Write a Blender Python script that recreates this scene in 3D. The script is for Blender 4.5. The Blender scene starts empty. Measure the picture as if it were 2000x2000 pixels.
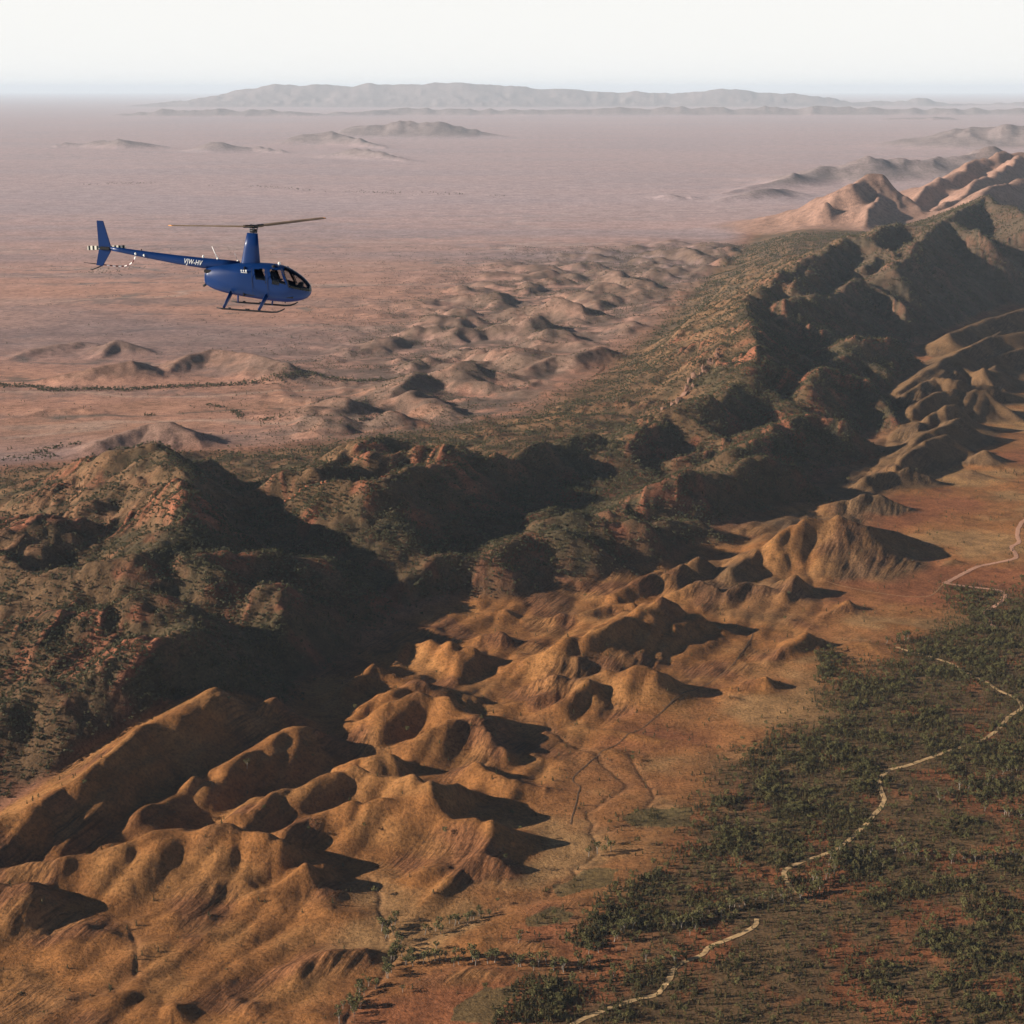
import bpy, bmesh, math, random
import numpy as np
from concurrent.futures import ThreadPoolExecutor
from mathutils import Vector, Matrix

# ------------------------------------------------------------------ camera, sky, sun, exposure
scene = bpy.context.scene
CAM_H = 770.0
cam_data = bpy.data.cameras.new('camera')
cam_data.lens = 63.0; cam_data.sensor_width = 36.0
cam_data.clip_start = 1.0; cam_data.clip_end = 600000.0
cam = bpy.data.objects.new('camera', cam_data)
scene.collection.objects.link(cam)
cam.location = (0, 0, CAM_H)
cam.rotation_euler = (math.radians(90 - 13.29), 0, 0)
scene.camera = cam

SUN_EL = math.radians(21.0)
SUN_AZ = math.radians(-100.0)           # measured from +Y towards +X: the sun stands to the left, a little behind
sun_dir = Vector((math.sin(SUN_AZ)*math.cos(SUN_EL), math.cos(SUN_AZ)*math.cos(SUN_EL), math.sin(SUN_EL)))
world = bpy.data.worlds.new('World'); scene.world = world; world.use_nodes = True
wn = world.node_tree; wn.nodes.clear()
sky = wn.nodes.new('ShaderNodeTexSky'); sky.sky_type = 'NISHITA'; sky.sun_disc = False
sky.sun_elevation = SUN_EL; sky.sun_rotation = SUN_AZ
sky.altitude = 800; sky.air_density = 0.33; sky.dust_density = 0.2; sky.ozone_density = 1.5
bg = wn.nodes.new('ShaderNodeBackground'); bg.inputs['Strength'].default_value = 0.05
wo = wn.nodes.new('ShaderNodeOutputWorld')
tc = wn.nodes.new('ShaderNodeTexCoord'); sx = wn.nodes.new('ShaderNodeSeparateXYZ')
wn.links.new(tc.outputs['Generated'], sx.inputs[0])
hr = wn.nodes.new('ShaderNodeMapRange'); hr.interpolation_type = 'SMOOTHSTEP'      # white haze low over the whole horizon
hr.inputs['From Min'].default_value = .04; hr.inputs['From Max'].default_value = .13
hr.inputs['To Min'].default_value = 1.0; hr.inputs['To Max'].default_value = 0.0
wn.links.new(sx.outputs['Z'], hr.inputs['Value'])
hm_ = wn.nodes.new('ShaderNodeMix'); hm_.data_type = 'RGBA'; hm_.inputs[7].default_value = (10.4, 10.3, 10.0, 1)
wn.links.new(hr.outputs[0], hm_.inputs[0]); wn.links.new(sky.outputs[0], hm_.inputs[6])
wn.links.new(hm_.outputs[2], bg.inputs['Color']); wn.links.new(bg.outputs[0], wo.inputs['Surface'])

sd = bpy.data.lights.new('sun', 'SUN'); sd.energy = 5.0; sd.angle = math.radians(0.5); sd.color = (1.0, 0.89, 0.76)
sun = bpy.data.objects.new('sun', sd); scene.collection.objects.link(sun)
sun.rotation_euler = (-sun_dir).to_track_quat('-Z', 'Y').to_euler()
sun.location = sun_dir * 3000

vs = scene.view_settings
vs.view_transform = 'Standard'; vs.look = 'None'; vs.gamma = 1.0; vs.use_curve_mapping = False
vs.exposure = 0.9
scene.render.engine = 'CYCLES'
cy = scene.cycles
cy.use_denoising = True; cy.denoiser = 'OPENIMAGEDENOISE'
cy.max_bounces = 4; cy.diffuse_bounces = 2; cy.glossy_bounces = 2; cy.transmission_bounces = 4
cy.volume_bounces = 3; cy.sample_clamp_indirect = 4.0; cy.transparent_max_bounces = 8
scene.render.film_transparent = False

COL = scene.collection
random.seed(7); RNG = np.random.default_rng(11)

# ------------------------------------------------------------------ measured lines of the land (metres; x right, y away, z up)
RIDGES=[
('f',None,None,[(-501,1555,41.5),(-458,1556,45),(-439,1560,30),(-403,1566,6)]),
('f',None,None,[(-487,1618,35.5),(-438,1618,41.5),(-376,1641,48.5),(-324,1658,54),(-284,1663,57),(-232,1654,42),(-186,1652,24),(-161,1652,8)]),
('f',None,None,[(-203,1621,34),(-234,1597,22),(-262,1581,12),(-287,1568,2)]),
('f',None,None,[(-261,1639,34),(-272,1613,26),(-291,1593,21),(-332,1593,14)]),
('f',None,None,[(-394,1597,10.4),(-370,1598,20),(-360,1606,8)]),
('f',None,None,[(-340,1594,7.8),(-327,1603,15),(-317,1606,6)]),
('f',None,None,[(-362,1548,9),(-289,1548,13),(-273,1546,7)]),
('f',None,None,[(-333,1489,6.2),(-307,1503,11),(-284,1510,15),(-272,1506,5)]),
('f',None,None,[(-214,1442,6.4),(-191,1453,16.5),(-166,1467,20),(-137,1477,15),(-117,1476,3)]),
('f',None,None,[(-465,1446,14),(-435,1446,14),(-415,1453,5)]),
('f',None,0.4,[(-395,1370,5),(-356,1385,10.6),(-322,1412,13),(-284,1423,9),(-253,1429,4)]),
('f',None,None,[(-438,1518,10.6),(-392,1526,12.2),(-359,1517,13),(-347,1507,5)]),
('f',None,None,[(-301,1362,7.6),(-285,1375,14),(-270,1375,4)]),
('f',None,None,[(-243,1404,6.8),(-224,1386,10),(-213,1372,4)]),
('f',None,None,[(-482,1519,12.2),(-453,1525,13),(-429,1523,12),(-422,1507,5)]),
('f',None,None,[(-438,1405,6.4),(-422,1419,8),(-398,1399,3)]),
('f',None,0.4,[(-198,1379,6.6),(-166,1375,9),(-142,1370,5)]),
('f',None,None,[(-418,1762,19.6),(-417,1799,39),(-400,1824,46),(-384,1880,50)]),
('f',None,None,[(-458,1706,10),(-452,1739,22),(-442,1764,26)]),
('f',None,None,[(-419,1728,18.4),(-386,1743,35),(-366,1778,39),(-337,1818,44),(-315,1830,35),(-290,1833,12)]),
('f',None,None,[(-389,1737,27),(-382,1747,28),(-366,1753,14)]),
('f',None,None,[(-451,1643,24),(-475,1635,20),(-491,1626,16)]),
('f',None,None,[(-315,1848,45),(-284,1903,50),(-255,1959,54),(-218,1973,35),(-181,1991,10)]),
('f',None,None,[(-355,1880,50),(-340,1925,53),(-313,1993,60),(-282,2018,58)]),
('f',None,None,[(-390,1866,40),(-349,1913,44),(-309,1960,40)]),
('f',None,None,[(-279,1727,39.5),(-250,1770,44.5),(-201,1803,49),(-167,1825,51),(-127,1817,52),(-91.9,1788,53),(-65.6,1824,34),(-41.6,1830,20),(-17.3,1816,4)]),
('f',None,None,[(-239,1711,32),(-205,1743,37),(-177,1758,40),(-149,1758,41),(-120,1761,44),(-91.6,1782,50)]),
('f',None,None,[(-89.7,1782,48),(-62.7,1735,35),(-39.6,1733,34),(-19.3,1722,35),(-1.2,1734,22),(24,1738,10),(44.2,1735,2)]),
('f',None,None,[(-19.3,1723,34),(-29.1,1674,26),(-57.8,1639,19),(-80.1,1604,11),(-93.1,1576,3)]),
('f',None,None,[(-62.8,1738,33),(-81.6,1725,22),(-108,1715,10)]),
('f',None,None,[(-34.6,1670,24),(-12.2,1661,22),(-1.1,1665,6)]),
('f',None,None,[(-117,1639,10),(-92.5,1636,15.5),(-67.2,1646,18)]),
('f',None,0.4,[(-170,1565,14),(-145,1566,10),(-124,1560,3)]),
('f',None,None,[(-158,1476,12),(-145,1480,8),(-129,1474,2)]),
('f',None,None,[(-43.1,1903,28),(-7.4,1871,25),(37.8,1864,17),(75.1,1866,5)]),
('f',None,0.4,[(-49,1518,5),(-24.9,1511,9),(-1,1511,3)]),
('f',None,0.35,[(-4.4,1494,4.6),(15.9,1504,7),(39.4,1491,4)]),
('f',None,0.3,[(-123,1410,4),(-83.8,1431,6.4),(-27.2,1449,8),(5.6,1449,4)]),
('f',None,0.3,[(-45.8,1526,3),(-11.5,1550,6.2),(32.6,1576,7),(68.7,1596,5)]),
('f',None,None,[(6,2292,17.6),(58.2,2298,43),(125,2333,53),(163,2387,58),(207,2450,64),(233,2465,50),(255,2468,38),(299,2452,22),(338,2446,6)]),
('f',None,None,[(137,2380,44),(163,2369,26),(198,2356,6)]),
('f',None,None,[(212,2452,58),(229,2395,34),(240,2377,18),(280,2371,4)]),
('f',None,None,[(18.2,2264,12.6),(70.3,2283,31),(85.2,2283,31),(113,2301,20)]),
('f',None,None,[(103,2288,25.5),(148,2299,31),(171,2307,26),(207,2311,10),(239,2306,4)]),
('f',None,None,[(1,2197,13.8),(55.7,2190,32.5),(115,2193,39),(177,2190,45),(214,2215,24),(245,2210,3)]),
('f',None,None,[(-13.1,2148,11),(31.5,2155,24.5),(79.5,2188,30.5),(100,2171,35),(126,2168,20),(159,2159,2)]),
('f',None,None,[(14.8,2113,9.8),(54.2,2123,23.5),(85.4,2153,29),(102,2166,33)]),
('f',None,None,[(-157,2308,29.5),(-138,2340,35),(-81.3,2303,43),(-56.4,2302,34),(-16.4,2290,17),(23.3,2280,2)]),
('f',None,None,[(-80.9,2291,40),(-89.6,2253,24),(-122,2254,16)]),
('f',None,None,[(-78.2,2285,37),(-73.9,2221,22),(-54.5,2213,7)]),
('f',None,None,[(-58.2,2379,23),(-19.6,2391,30),(-1.5,2384,24),(48,2408,3)]),
('f',None,None,[(-141,2443,25),(-106,2421,26),(-63.8,2397,20),(-50.7,2388,12)]),
('f',None,None,[(-116,2527,22),(-72.6,2534,20),(-47.9,2520,10)]),
('f',None,None,[(-47.9,2527,20.5),(-12.5,2525,21),(14.6,2504,12)]),
('f',None,None,[(-213,2159,28),(-178,2222,38),(-151,2218,33),(-123,2231,20)]),
('f',None,None,[(-188,2063,32.5),(-153,2110,40),(-109,2141,47),(-76.3,2149,34),(-38.8,2141,17),(14.9,2131,2)]),
('f',None,None,[(-215,2028,20.6),(-161,2030,44.5),(-112,2063,55),(-81.9,2050,49),(-49.8,2015,44),(-19.1,2032,25),(7.5,2022,12),(31.5,1987,2)]),
('f',None,None,[(-180,1982,13.4),(-118,1974,32.5),(-79.9,1994,39),(-49.8,2016,43)]),
('f',None,None,[(-48.6,2011,43),(-23,1974,30),(-9.9,1958,20),(9.4,1945,7)]),
('f',None,None,[(-96.9,1982,30.5),(-69,1994,33),(-53.7,1989,20)]),
('f',None,None,[(-186,1905,29.5),(-140,1913,35),(-116,1933,14)]),
('f',None,None,[(-237,2334,21),(-214,2307,22),(-191,2293,16)]),
('f',None,None,[(-194,2342,24),(-173,2327,26),(-158,2323,14)]),
('f',None,0.35,[(53.2,2076,6.2),(120,2057,11),(175,2033,8),(208,2040,3)]),
('f',None,0.35,[(68.4,1981,6.8),(117,1991,10),(149,1980,5)]),
('f',None,0.4,[(-18.9,1997,10),(29,1969,9),(61.2,1958,4)]),
('f',None,None,[(57.9,2508,22),(104,2513,26),(141,2555,28),(175,2558,30)]),
('f',None,None,[(150,2605,28),(210,2664,35),(257,2715,36)]),
('f',None,None,[(238,2680,39.5),(296,2740,43),(327,2752,29),(378,2776,4)]),
('f',None,None,[(344,2722,31),(394,2816,43),(424,2841,48),(434,2803,34),(477,2838,6)]),
('f',None,None,[(233,2614,16.8),(271,2632,32),(289,2641,36),(318,2623,20),(352,2594,2)]),
('f',None,None,[(326,2621,23.5),(369,2645,33),(405,2637,22),(421,2638,4)]),
('f',None,None,[(414,2622,26),(437,2664,34),(462,2675,20),(501,2681,2)]),
('f',None,None,[(451,2539,7),(477,2559,12.6),(505,2587,23),(532,2599,5)]),
('f',None,None,[(338,2311,7.4),(377,2358,21.5),(409,2398,29),(431,2406,20),(444,2408,3)]),
('f',None,None,[(260,2213,7),(304,2218,18),(329,2227,23),(345,2233,14),(363,2245,1)]),
('f',None,0.3,[(443,2395,5.8),(498,2410,13),(519,2360,2)]),
('f',None,None,[(428,2825,53),(482,2866,71),(536,2883,82),(577,2881,68),(651,2939,42),(724,2976,5)]),
('f',None,None,[(541,2890,78),(568,2884,54),(611,2890,24),(611,2858,10)]),
('f',None,0.5,[(471,2889,40),(500,2874,28),(527,2851,12)]),
('f',None,0.35,[(610,2834,10),(646,2834,18),(674,2822,4)]),
('f',None,None,[(702,2838,6),(731,2861,14),(759,2849,3)]),
('f',None,None,[(195,2162,12),(213,2153,8),(232,2153,3)]),
('f',None,None,[(273,2180,8.2),(283,2182,9),(302,2166,2)]),
('f',None,0.25,[(501,2512,3.8),(551,2515,7),(602,2499,2)]),
('f',None,None,[(933,4214,61.5),(1035,4359,78),(1074,4331,68),(1271,4402,30)]),
('f',None,None,[(900,4000,55),(1024,4173,76),(1123,4218,64),(1201,4124,14)]),
('f',None,None,[(871,3837,49),(949,3955,63),(1008,4002,68),(1040,4005,42),(1075,4028,18)]),
('f',None,None,[(790,3587,41),(892,3754,59),(987,3890,64),(1030,3881,26)]),
('f',None,None,[(755,3469,41),(860,3662,54),(921,3735,58),(956,3717,6)]),
('f',None,None,[(938,3635,17.2),(988,3663,38),(1059,3681,5)]),
('f',None,None,[(676,3360,38),(779,3437,46),(811,3439,34),(862,3449,4)]),
('f',None,None,[(590,3187,31),(674,3220,42),(722,3215,22),(770,3236,3)]),
('f',None,None,[(876,3509,13.6),(922,3505,28),(1004,3471,3)]),
('f',None,None,[(923,4255,61),(1116,4625,83),(1328,4968,99),(1461,5073,100)]),
('f',None,None,[(1209,4774,61),(1311,4838,66),(1452,5006,64)]),
('f',None,None,[(1212,4563,58),(1274,4669,66),(1347,4621,14)]),
('f',None,None,[(1089,4562,65),(1251,4892,80),(1414,5148,90)]),
('f',None,None,[(1265,5166,80),(1444,5415,95),(1628,5644,100)]),
('m',None,None,[(-622,3010,176),(-522,2780,180),(-469,2463,166),(-507,2366,150),(-571,2356,142),(-628,2385,132)]),
('m',None,None,[(-622,3010,176),(-588,3017,164),(-532,3061,126)]),
('m',None,None,[(-522,2780,180),(-497,2852,152),(-471,2925,110)]),
('m',None,None,[(-653,2719,140),(-621,2794,152),(-568,2820,170)]),
('m',None,None,[(-726,2497,128),(-706,2520,150),(-682,2565,160),(-641,2585,148)]),
('m',None,None,[(-509,1944,84),(-478,1999,106),(-428,2048,124),(-387,2110,130),(-379,2136,104)]),
('m',None,None,[(-505,2192,136),(-465,2205,142),(-418,2204,130)]),
('m',None,None,[(-448,2374,131),(-368,2348,122),(-314,2342,116),(-310,2273,92),(-305,2240,66.7)]),
('m',None,None,[(-451,2399,148),(-382,2444,126),(-335,2491,128),(-284,2505,115),(-245,2576,87.3)]),
('m',None,None,[(-752,2490,112),(-725,2453,120),(-675,2412,118),(-636,2402,98)]),
('m',None,None,[(-618,1872,66),(-580,1925,84),(-545,1981,102),(-530,2011,88),(-515,2052,62)]),
('f',None,None,[(-525,1667,53),(-515,1683,56),(-482,1717,64),(-438,1795,72),(-414,1869,78),(-383,1938,83),(-348,1997,88)]),
('m',None,None,[(-561,2186,118),(-540,2173,112),(-512,2150,90)]),
('m',None,None,[(-653,2140,98),(-632,2167,104),(-601,2169,84)]),
('m',None,None,[(-433,2852,131),(-374,2902,142),(-310,3012,149),(-238,3151,153),(-177,3164,139),(-102,3203,135),(-34.9,3209,112),(0,3208,98.4),(48.8,3224,69.9)]),
('m',None,None,[(-101,3154,142),(-139,2975,152),(-208,2796,160),(-288,2813,152),(-321,2807,128)]),
('m',None,None,[(-322,2901,150),(-262,2996,152),(-161,3073,150)]),
('m',None,None,[(-238,3154,148),(-249,3042,124),(-293,3012,116),(-332,2993,92.3)]),
('m',None,None,[(-137,3096,122),(-167,3043,105),(-196,2994,87.4)]),
('m',None,None,[(-34.8,3201,110),(-107,3032,88.2),(-133,2994,78.2)]),
('m',None,None,[(-161,2557,58.9),(-114,2629,73.2),(-46.9,2642,79.7),(-1.7,2628,79.8),(32,2622,64),(73.8,2603,40.2)]),
('m',None,None,[(-24.7,2683,77.3),(27.6,2758,85.4),(92.1,2751,87.7),(133,2741,71.4),(185,2725,51.3),(228,2714,34.9)]),
('m',None,None,[(52.2,2816,89.4),(131,2831,89.4),(216,2835,85.5),(253,2844,64)]),
('m',None,None,[(-224,2810,66.3),(-166,2847,69.5),(-124,2857,60.8)]),
('m',None,None,[(-81.5,2877,71.6),(-44.8,2876,62.2),(-26.1,2847,50.6)]),
('m',None,None,[(-71.3,3141,92.9),(29.7,3278,104),(91.9,3391,110),(150,3446,111),(186,3441,102),(225,3397,79.6),(260,3342,57.3)]),
('m',None,None,[(217,3428,105),(321,3632,117),(377,3590,107),(419,3520,87.1),(444,3440,63)]),
('m',None,None,[(327,3636,120),(408,3679,124),(509,3961,132),(556,4002,132),(583,3894,115),(624,3813,88.4)]),
('m',None,None,[(192,3007,72.8),(260,3069,84.7),(384,3172,95),(446,3246,100),(525,3285,97.4),(588,3237,67.2),(666,3257,40.2)]),
('m',None,None,[(422,3334,92.4),(538,3580,108),(636,3683,107),(690,3675,96.3),(789,3638,53.1)]),
('m',None,None,[(656,3950,118),(741,4138,124),(824,4147,110),(870,3863,61.8)]),
('m',None,None,[(328,3400,79),(394,3437,79.5),(424,3386,71.4)]),
('m',None,None,[(267,2925,66.7),(323,2955,68.6),(377,2916,55.1)]),
('m',None,None,[(0,2867,71.7),(107,2932,78.8),(187,2929,65.6),(240,2919,45.3)]),
('m',None,None,[(530,3942,140),(580,4196,172),(642,4993,198),(743,5243,208),(913,5742,222),(1096,6222,238),(1241,6560,252),(1269,6458,246),(1316,6174,215)]),
('m',None,None,[(584,4077,140),(660,4396,150),(722,4412,128),(750,4294,100)]),
('m',None,None,[(773,5030,190),(949,5350,165),(1109,5789,175),(1183,5720,140),(1224,5508,90)]),
('m',None,None,[(857,4608,120),(932,4716,133),(1047,4762,113),(1142,4792,58.2)]),
('m',None,None,[(768,4404,103),(864,4574,111),(944,4519,71.6)]),
('m',None,None,[(1054,6082,234),(947,5743,205),(824,5266,190)]),
('m',None,None,[(1222,6457,248),(1300,6322,222),(1172,5985,190)]),
('m',None,None,[(1253,6423,246),(1471,6931,268),(1567,6903,262),(1556,6715,232)]),
('m',None,None,[(1247,5882,200),(1667,7030,270),(1715,7057,266),(1783,6717,225)]),
('m',None,None,[(1617,6903,262),(2148,8228,300),(2086,7886,290),(2126,7493,262)]),
('m',None,None,[(1377,6227,130),(1699,6790,112),(1965,7226,112),(2113,7375,120)]),
('m',None,None,[(1528,6491,160),(1864,7211,145),(2233,7809,150)]),
('m',None,None,[(1414,6218,76),(1637,6527,80),(1771,6483,56),(1937,6772,74)]),
('m',None,None,[(2124,7820,285),(2134,7690,282),(2028,7066,250)]),
('o',None,None,[(1288,9872,12),(1429,9757,52),(1573,9784,118),(1718,9808,190),(1845,9898,270),(1986,10113,320),(2058,10100,296),(2189,10002,190)]),
('o',None,None,[(1977,10066,312),(2037,9949,236),(1894,9600,140),(1836,9322,84)]),
('o',None,0.9,[(1867,10010,250),(1810,9836,160),(1719,9704,70)]),
('o',None,0.9,[(1667,9674,170),(1652,9821,90),(1597,9823,40)]),
('o',None,None,[(3695,12800,339),(3584,12800,334),(3354,12700,328),(3075,12300,251),(2749,11800,191),(2379,11000,56)]),
('o',None,None,[(3474,12400,321),(3039,11600,217),(2727,11000,151),(2372,10400,64.9)]),
('o',None,None,[(3056,10500,270),(2749,10200,240),(2515,9800,233)]),
('d',None,None,[(1575,13500,10.5),(2111,14500,54.2),(2591,15500,125),(2772,15500,109),(3051,15800,175),(3531,16000,168),(3763,16200,179),(4117,16500,222),(4909,17000,178)]),
('d',None,None,[(1025,13000,-2.5),(1157,13000,36.8),(1233,13000,16.2),(1290,13000,25.5),(1366,13000,-8.2)]),
('d',None,None,[(1435,12600,6.7),(1706,13000,57.3),(1938,13300,56.2),(2118,13200,27.4)]),
('d',None,None,[(5936,25000,142),(6365,25000,237),(6613,25000,319),(6762,25000,237),(7061,25000,95.5)]),
('d',None,None,[(8841,46000,-15.3),(9632,46000,115),(10296,46000,128),(11297,46000,49.7),(13232,46000,-80.2)]),
('s',None,None,[(-13376,82000,340),(-12779,82000,513),(-11944,82000,754),(-10521,82000,984),(-9697,82000,926),(-9345,82000,835),(-8869,82000,984),(-7691,82000,926),(-7103,82000,869),(-6392,82000,1018),(-6040,82000,926),(-4388,82000,984),(-2264,82000,1075),(-1203,82000,949),(-23.5,82000,903),(1180,82000,789),(2242,82000,789),(3542,82000,674),(4723,82000,582),(5549,82000,662),(6140,82000,582),(8737,82000,639),(9322,82000,812),(9796,82000,754),(11336,82000,582),(12990,82000,547),(13941,82000,409),(14656,82000,259),(15721,82000,236),(17494,82000,236),(18077,82000,375),(18677,82000,202),(20101,82000,121),(22816,82000,179),(26002,82000,259)]),
('s',None,None,[(-10749,52000,124),(-8794,52000,212),(-6994,52000,168),(-5495,52000,95),(-3366,54000,191),(-1029,54000,176),(779,54000,130),(3117,54000,191),(6232,54000,221),(8569,54000,236),(11687,54000,191),(15507,54000,160)]),
('d',None,None,[(-7075,24000,-37.7),(-6513,24000,37.3),(-6202,24000,-3.6),(-5972,24500,56.9),(-5509,24500,84.7),(-4979,24000,106),(-4565,24000,37.3),(-4199,23500,-7.5)]),
('d',None,None,[(-3976,23000,35.2),(-3606,23000,117),(-3241,23000,67.9),(-2846,22500,35.1)]),
('d',None,None,[(-3512,26000,13.2),(-3019,26000,117),(-2567,26000,131),(-1927,25000,60.1),(-1473,23500,-14.2),(-1188,22000,-42.5)]),
('d',None,None,[(-2078,21000,39.3),(-1742,21000,99.1),(-1312,20000,45.6),(-884,19500,-5.8)]),
('d',None,None,[(-2525,30000,152),(-1874,30000,186),(-1223,30000,203),(-573,30000,131)]),
('d',None,None,[(-4645,16500,-91.9),(-4547,16500,-63.5),(-4155,16000,-79.6),(-3759,16000,-88.8)]),
('d',None,None,[(-5476,19500,-47.6),(-5389,19500,-25.3),(-5193,19500,-53.1)]),
('d',None,None,[(-541,16000,-72.7),(-354,16000,-38.2),(-189,15800,-73.5)]),
('p',None,None,[(-1202,5205,16.4),(-1179,5320,42),(-1129,5303,30),(-1034,5253,4)]),
('p',None,None,[(-1249,4748,14.8),(-1141,4774,38),(-1031,4833,50),(-996,4979,14)]),
('p',None,None,[(-948,4840,14.8),(-916,4992,42),(-854,5073,47),(-753,4999,50),(-680,4897,50),(-610,4803,48),(-563,4920,6)]),
('p',None,0.3,[(-1455,5164,10.8),(-1400,5311,21),(-1314,5419,22),(-1228,5389,10)]),
('p',None,None,[(42.4,4744,44),(116,4862,61),(173,4848,66),(243,4945,74),(288,4955,60),(348,5017,6)]),
('p',None,None,[(0,4437,24),(69.1,4627,34),(150,4566,30),(227,4464,6)]),
('p',None,None,[(-319,4234,16.4),(-284,4401,50),(-254,4572,58),(-226,4630,44)]),
('p',None,None,[(-342,4120,8.4),(-308,4271,26),(-251,4271,26)]),
('p',None,None,[(-441,5271,10.8),(-404,5419,30),(-364,5419,26)]),
('p',None,None,[(-293,5010,10.8),(-234,5043,30),(-175,5054,8)]),
('p',None,None,[(-165,4768,11.6),(-125,4881,34),(-74.9,4930,34)]),
('p',None,None,[(-55.1,4492,14.8),(-1.3,4499,34),(40.1,4461,20)]),
('p',None,None,[(-865,3701,52),(-783,3798,68),(-735,3790,74),(-685,3759,58),(-589,3782,6)]),
('p',None,None,[(-712,3543,50),(-630,3627,44),(-535,3608,20)]),
('p',None,0.25,[(-1178,4194,7.6),(-1125,4284,14),(-1023,4284,14),(-911,4179,4)]),
('p',None,0.25,[(-634,4005,5.2),(-564,4028,10),(-511,3985,3)]),
('p',None,None,[(607,7348,14.8),(705,7481,34),(796,7502,10)]),
('p',None,None,[(674,7136,15.6),(801,7553,38),(1029,7771,34),(1082,7739,20)]),
('p',None,None,[(481,6788,12.4),(567,6856,30),(625,6827,8)]),
('p',None,None,[(404,6205,13.2),(489,6360,32),(623,6594,34)]),
]
ROAD=[
[(979,3230),(928,3157),(905,3108),(886,3048),(878,3008),(854,2970),(848,2920),(832,2884),(772,2848),(730,2802),(693,2753),(687,2747),(703,2741),(751,2719),(765,2703),(765,2680),(742,2631),(708,2587),(705,2543),(704,2497)],
[(539,2404),(564,2375),(598,2334),(614,2286),(629,2248),(638,2218),(648,2204),(651,2182),(648,2160),(623,2127),(586,2067),(551,2032),(512,2002),(462,1963),(440,1951),(425,1931),(417,1911),(414,1878),(412,1857),(395,1821),(370,1776),(343,1733),(326,1714),(302,1696),(279,1676),(272,1665),(272,1644),(276,1619)],
[(231,1559),(228,1545),(219,1534),(198,1517),(180,1503),(173,1490),(153,1476),(144,1464),(139,1447),(135,1437),(140,1450),(130,1428),(125,1420),(102,1409),(76.7,1391),(57.1,1374),(28.3,1345)],
]
TRACK=[
[(354,2488),(290,2302),(87.5,1957),(75.6,1878),(62.2,1783)],
[(497,2725),(563,2688),(641,2672),(687,2747)],
[(7.8,2087),(100,2107),(221,2093),(291,2080)],
[(367,2520),(441,2506),(528,2470),(575,2461)],
]
CREEK=[
[(99.2,1986),(106,1957),(118,1928),(131,1895),(119,1870),(105,1854),(94.2,1833),(81.3,1816),(82.7,1800),(88,1785),(83.2,1766),(88,1742),(88.6,1714),(78.1,1692),(60.6,1674),(65.7,1661),(50.4,1644),(40.9,1631),(35,1610),(16.9,1600),(-4.7,1598),(-18.8,1582),(-39.7,1563),(-63.5,1540),(-83.4,1521),(-103,1503),(-107,1481),(-117,1440),(-130,1420),(-136,1401),(-139,1376),(-139,1340)],
[(197,1846),(170,1844),(147,1831),(159,1862),(157,1889),(151,1911),(145,1951),(139,1986)],
[(87,1764),(117,1781),(145,1776)],
[(-425,1517),(-434,1547)],
[(-357,1540),(-342,1499),(-335,1467),(-331,1443),(-344,1427),(-374,1404),(-396,1379)],
[(-141,1644),(-127,1610),(-127,1582),(-118,1555),(-114,1521)],
[(7.8,2107),(42.3,2100),(48.4,2061),(65.5,2029),(95.1,1992),(109,1969)],
[(-305,1644),(-287,1678),(-279,1705)],
]
GUM=[
[(-134,1373),(-132,1404),(-129,1424),(-119,1443),(-106,1467),(-100,1485),(-108,1510),(-116,1540),(-111,1551)],
[(-106,1471),(-81.1,1474),(-64.7,1481),(-44.6,1481),(-27.8,1483),(-11,1478),(5.7,1471),(35.5,1464),(60.7,1473),(76.4,1488),(90.6,1503),(101,1528),(110,1547),(136,1543),(168,1547),(182,1574),(199,1570),(226,1590),(242,1598),(275,1604),(295,1619),(309,1644),(321,1661),(324,1692),(349,1714),(378,1714),(398,1721),(424,1705),(459,1696),(522,1703)],
[(-83.7,1528),(-70.5,1542),(-56.9,1551),(-39.7,1563),(-24,1572)],
[(475,1862),(507,1889),(545,1917),(568,1940),(596,1957)],
[(515,1826),(530,1821),(553,1800)],
[(82.5,1705),(90.5,1714),(95.3,1733)],
[(-138,1401),(-142,1373)],
[(-54.4,1474),(-24.4,1474)],
[(526,2417),(565,2452)],
]
GUMSINGLE=[
[(60.9,1466),(74,1454),(89.9,1452),(121,1481),(146,1476),(149,1481),(-119,1428),(-94.7,1417),(-128,1415),(7.5,1517),(343,1705),(374,1678),(165,1528),(146,1480),(-292,1857),(5.8,1510),(-68.9,1503),(-91.9,1488),(68.9,1471),(104,1499),(117,1521),(156,1563),(170,1578),(200,1644),(230,1678),(171,1540)],
]
SCRUB=[
[(826,2769),(784,2747),(682,2725),(654,2582),(603,2506),(551,2452),(521,2391),(523,2366),(477,2326),(449,2400),(426,2383),(411,2248),(374,2154),(338,2107),(321,2048),(283,2017),(222,1963),(221,1957),(196,1836),(127,1805),(118,1785),(164,1776),(140,1705),(124,1678),(98,1639),(96.4,1610),(62.1,1559),(52.2,1521),(82.1,1503),(97,1496),(89.5,1481),(22.1,1457),(5.5,1433),(-13.5,1373),(-25.2,1322),(489,1322),(892,2562)],
]
DENSE=[
[(93.2,1619),(125,1652),(156,1678),(133,1610),(93.4,1555),(84,1506),(66.6,1496),(52.2,1521),(63.7,1555)],
[(15.5,1457),(46.6,1447),(57,1417),(36.7,1376),(-13.5,1373),(-1,1417)],
[(216,1841),(238,1862),(268,1868),(282,1928),(315,1951),(290,1889),(256,1852),(228,1826)],
[(283,2017),(313,2054),(325,2017),(332,1975),(298,1951),(265,1957)],
[(424,2375),(448,2391),(444,2326),(412,2241),(400,2256)],
[(375,2011),(398,2029),(399,1986),(376,1951),(359,1969)],
]
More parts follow.
